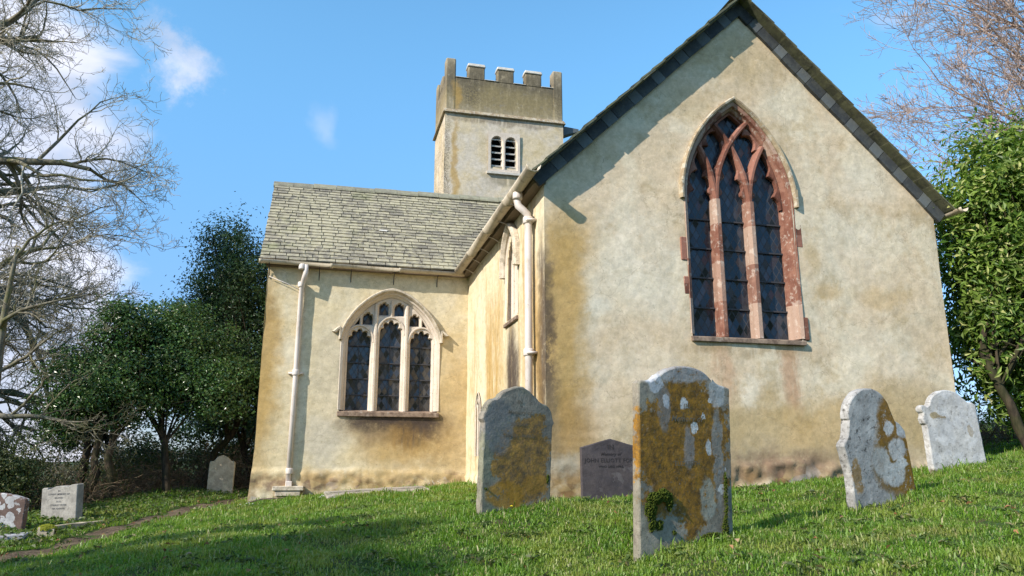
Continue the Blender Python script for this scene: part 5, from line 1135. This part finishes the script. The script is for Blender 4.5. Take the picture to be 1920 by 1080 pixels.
def make_grass():
    rng = np.random.default_rng(77); X_ = []; Y_ = []; Sz = []
    for (y0, y1, dens, size) in [(2.6, 4.2, 5200, 1.0), (4.2, 6.0, 6800, 1.0), (6.0, 8.0, 5200, 1.1), (8.0, 10.5, 3200, 1.25), (10.5, 14, 1500, 1.5), (14, 19, 700, 1.8)]:
        wl = y1 * .72 + 1.0; wr = y1 * .72 + 1.0
        n = int((y1 - y0) * (wl + wr) * dens); x = rng.uniform(-wl, wr, n); y = rng.uniform(y0, y1, n); X_.append(x); Y_.append(y); Sz.append(np.full(n, size))
    X_ = np.concatenate(X_); Y_ = np.concatenate(Y_); Sz = np.concatenate(Sz)
    u, v = to_local_np(X_, Y_); ins = ((u > -.02) & (v > -.03) & (u < 6.1)) | ((u > -3.80) & (v > 5.2) & (u < 1))
    pd = path_dist(X_, Y_); cl = np.sin(X_ * 3.1 + 2 * np.sin(Y_ * 2.3)) * np.sin(Y_ * 3.7 + 1.5 * np.sin(X_ * 1.9)) + .5 * np.sin(X_ * 9 + Y_ * 7) * np.sin(Y_ * 11 - X_ * 5)
    bare = (cl < -.86) & (rng.random(len(X_)) < .75)
    keep = ~ins & ~(pd < .22 + .10 * rng.random(len(X_))) & ~bare & (X_ > -7.6 - .6 * rng.random(len(X_)))
    for (o, w) in STONES:   # none inside a stone
        m = Matrix.Rotation(-o.rotation_euler.z, 2); dx = X_ - o.location.x; dy = Y_ - o.location.y; a = o.rotation_euler.z; lx = dx * cos(a) + dy * sin(a); ly = -dx * sin(a) + dy * cos(a); keep &= ~((abs(lx) < w / 2) & (abs(ly) < .05))
    lo = np.array(ledger.location); a = ledger.rotation_euler.z; dx = X_ - lo[0]; dy = Y_ - lo[1]; lx = dx * cos(a) + dy * sin(a); ly = -dx * sin(a) + dy * cos(a); keep &= ~((abs(lx) < .78) & (abs(ly) < .37))
    X_, Y_, Sz, cl = X_[keep], Y_[keep], Sz[keep], cl[keep]; n = len(X_); Z_ = gh(X_, Y_) - .006
    near = np.zeros(n)
    for (o, w) in STONES:
        a = o.rotation_euler.z; dx = X_ - o.location.x; dy = Y_ - o.location.y; lx = dx * cos(a) + dy * sin(a); ly = -dx * sin(a) + dy * cos(a); dd = np.hypot(np.maximum(abs(lx) - w / 2, 0), ly); near = np.maximum(near, np.exp(-(dd / .16) ** 2))
    H = (.020 + .018 * rng.random(n) + .034 * np.clip(cl, 0, 1.3) * rng.random(n)) * Sz * (1 + .9 * near * rng.random(n)); long_ = rng.random(n) < .05; H = np.where(long_, H * 1.9, H)
    Wd = .0032 * Sz * rng.uniform(.7, 1.4, n) * (1 + .2 * long_)
    th = rng.uniform(0, 2 * pi, n); lean = rng.uniform(.15, 1.0, n); la = th + pi / 2 + rng.normal(size=n) * .5 ; ax = np.cos(th) * Wd; ay = np.sin(th) * Wd; lx = np.cos(la) * lean; ly = np.sin(la) * lean
    V = np.empty((n, 5, 3)); V[:, 0] = np.stack([X_ - ax, Y_ - ay, Z_], 1); V[:, 1] = np.stack([X_ + ax, Y_ + ay, Z_], 1)
    mx, my, mz = X_ + lx * H * .35, Y_ + ly * H * .35, Z_ + H * .62; V[:, 2] = np.stack([mx + ax * .8, my + ay * .8, mz], 1); V[:, 3] = np.stack([mx - ax * .8, my - ay * .8, mz], 1); V[:, 4] = np.stack([X_ + lx * H, Y_ + ly * H, Z_ + H * (1.02 - .35 * lean)], 1)
    base_ = np.arange(n)[:, None] * 5; Q = base_ + np.array([[0, 1, 2, 3]]); T = base_ + np.array([[3, 2, 4]])
    r = np.repeat(rng.random(n), 5); tip = np.tile(np.array([0, 0, .5, .5, 1.0]), n)
    o = mk_np('grass', V.reshape(-1, 3), [Q, T], M_grass, None, False, None, {'rnd': r, 'tip': tip}); tag(o, kind='stuff'); print('grass blades', n)
make_grass()
# ground herbs beyond the path, fallen leaves, flowers
rng = np.random.default_rng(9); k = 9000; X_ = rng.uniform(-8.0, -4.0, k); Y_ = rng.uniform(8.3, 17.5, k); kp = (path_dist(X_, Y_) > .28) & (X_ < -4.9 + .3 * rng.random(k)); X_, Y_ = X_[kp], Y_[kp]
V, Tt, r = leaves_np(np.stack([X_, Y_, gh(X_, Y_) + rng.random(len(X_)) * .07], 1), rng.normal(size=(len(X_), 3)) * .5 + np.array([0, 0, 1]), .06, .045, rng)
M_herb = leaf_mat('ground_ivy_leaves', (.05, .085, .02), (.11, .15, .04), (.20, .17, .08), .5, .25, .3)
tag(mk_np('ground_cover', V, [Tt], M_herb, None, False, None, {'rnd': r}), kind='stuff')
k = 420; wx = rng.uniform(-5, 6, k); wy = rng.uniform(3.8, 10, k); uu, vv_ = to_local_np(wx, wy); kp = ~((uu > -.1) & (vv_ > -.1)); wx, wy = wx[kp], wy[kp]
wx = (wx[:, None] + rng.normal(size=(len(wx), 9)) * .035).ravel(); wy = (wy[:, None] + rng.normal(size=(len(wy), 9)) * .035).ravel() if False else np.repeat(wy, 9) + rng.normal(size=len(wx)) * .035
V, Tt, r = leaves_np(np.stack([wx, wy, gh(wx, wy) + .018 + rng.random(len(wx)) * .02], 1), rng.normal(size=(len(wx), 3)) * .4 + np.array([0, 0, 1]), .05, .026, rng)
tag(mk_np('lawn_weeds', V, [Tt], M_herb, None, False, None, {'rnd': r}), kind='stuff')
M_dead = leaf_mat('dead_leaves', (.20, .085, .04), (.30, .16, .08), (.36, .25, .15), .8, .1, .2)
k = 260; X_ = np.concatenate([rng.uniform(-4, 4, k), rng.uniform(-6.2, -4.6, 160)]); Y_ = np.concatenate([rng.uniform(4, 9, k), rng.uniform(7, 15, 160)]); kp = rng.random(len(X_)) < .55; X_, Y_ = X_[kp], Y_[kp]
V, Tt, r = leaves_np(np.stack([X_, Y_, gh(X_, Y_) + .025 + rng.random(len(X_)) * .015], 1), rng.normal(size=(len(X_), 3)) * .45 + np.array([0, 0, 1]), .05, .035, rng)
tag(mk_np('fallen_leaves', V, [Tt], M_dead, None, False, None, {'rnd': r}), kind='stuff')
M_petalw, b = material('white_petals'); fin(b, (.75, .76, .72), .6); M_petaly, b = material('yellow_petals'); fin(b, (.80, .62, .03), .6)
def flowers(name, x, y, n, mat, label, seed, spread=.06, h=.10):
    rr = random.Random(seed); vs = []; fs = []; T = Tubes(); z = g1(x, y); root = empty(name, (x, y, z))
    for _ in range(n):
        px_, py_ = rr.gauss(0, spread), rr.gauss(0, spread * .6); hz = h * rr.uniform(.7, 1.1); T.add([(px_, py_, 0), (px_ + .005, py_, hz * .6), (px_ + .015, py_, hz)], [.002, .002, .0015], 4)
        for k in range(5):
            a = k * 2 * pi / 5; c = Vector((px_ + .015, py_, hz)); o1 = Vector((cos(a), sin(a), -.5)) * .016; s1 = Vector((-sin(a), cos(a), 0)) * .006; n0 = len(vs)
            vs += [tuple(c), tuple(c + o1 * .6 + s1), tuple(c + o1), tuple(c + o1 * .6 - s1)]; fs.append((n0, n0 + 1, n0 + 2, n0 + 3))
    T.build('stems', M_holly, root); mk('petals', vs, fs, mat, root); tag(root, label, 'flower', 'flowers in the grass'); return root
flowers('snowdrop_clump', *to_world(-.75, 4.35).xy, 7, M_petalw, 'white snowdrops just right of the flat grave slab', 1)
flowers('snowdrop_clump', *to_world(-2.55, 2.9).xy, 5, M_petalw, 'white snowdrops in the lawn below the left end of the flat slab', 2)
flowers('snowdrop_clump', *to_world(-3.75, 4.0).xy, 4, M_petalw, 'white snowdrops near the left corner of the transept', 3)
flowers('yellow_flower', -.02, 6.55, 2, M_petaly, 'single yellow flower in front of the pointed grey headstone', 4, .01, .09)
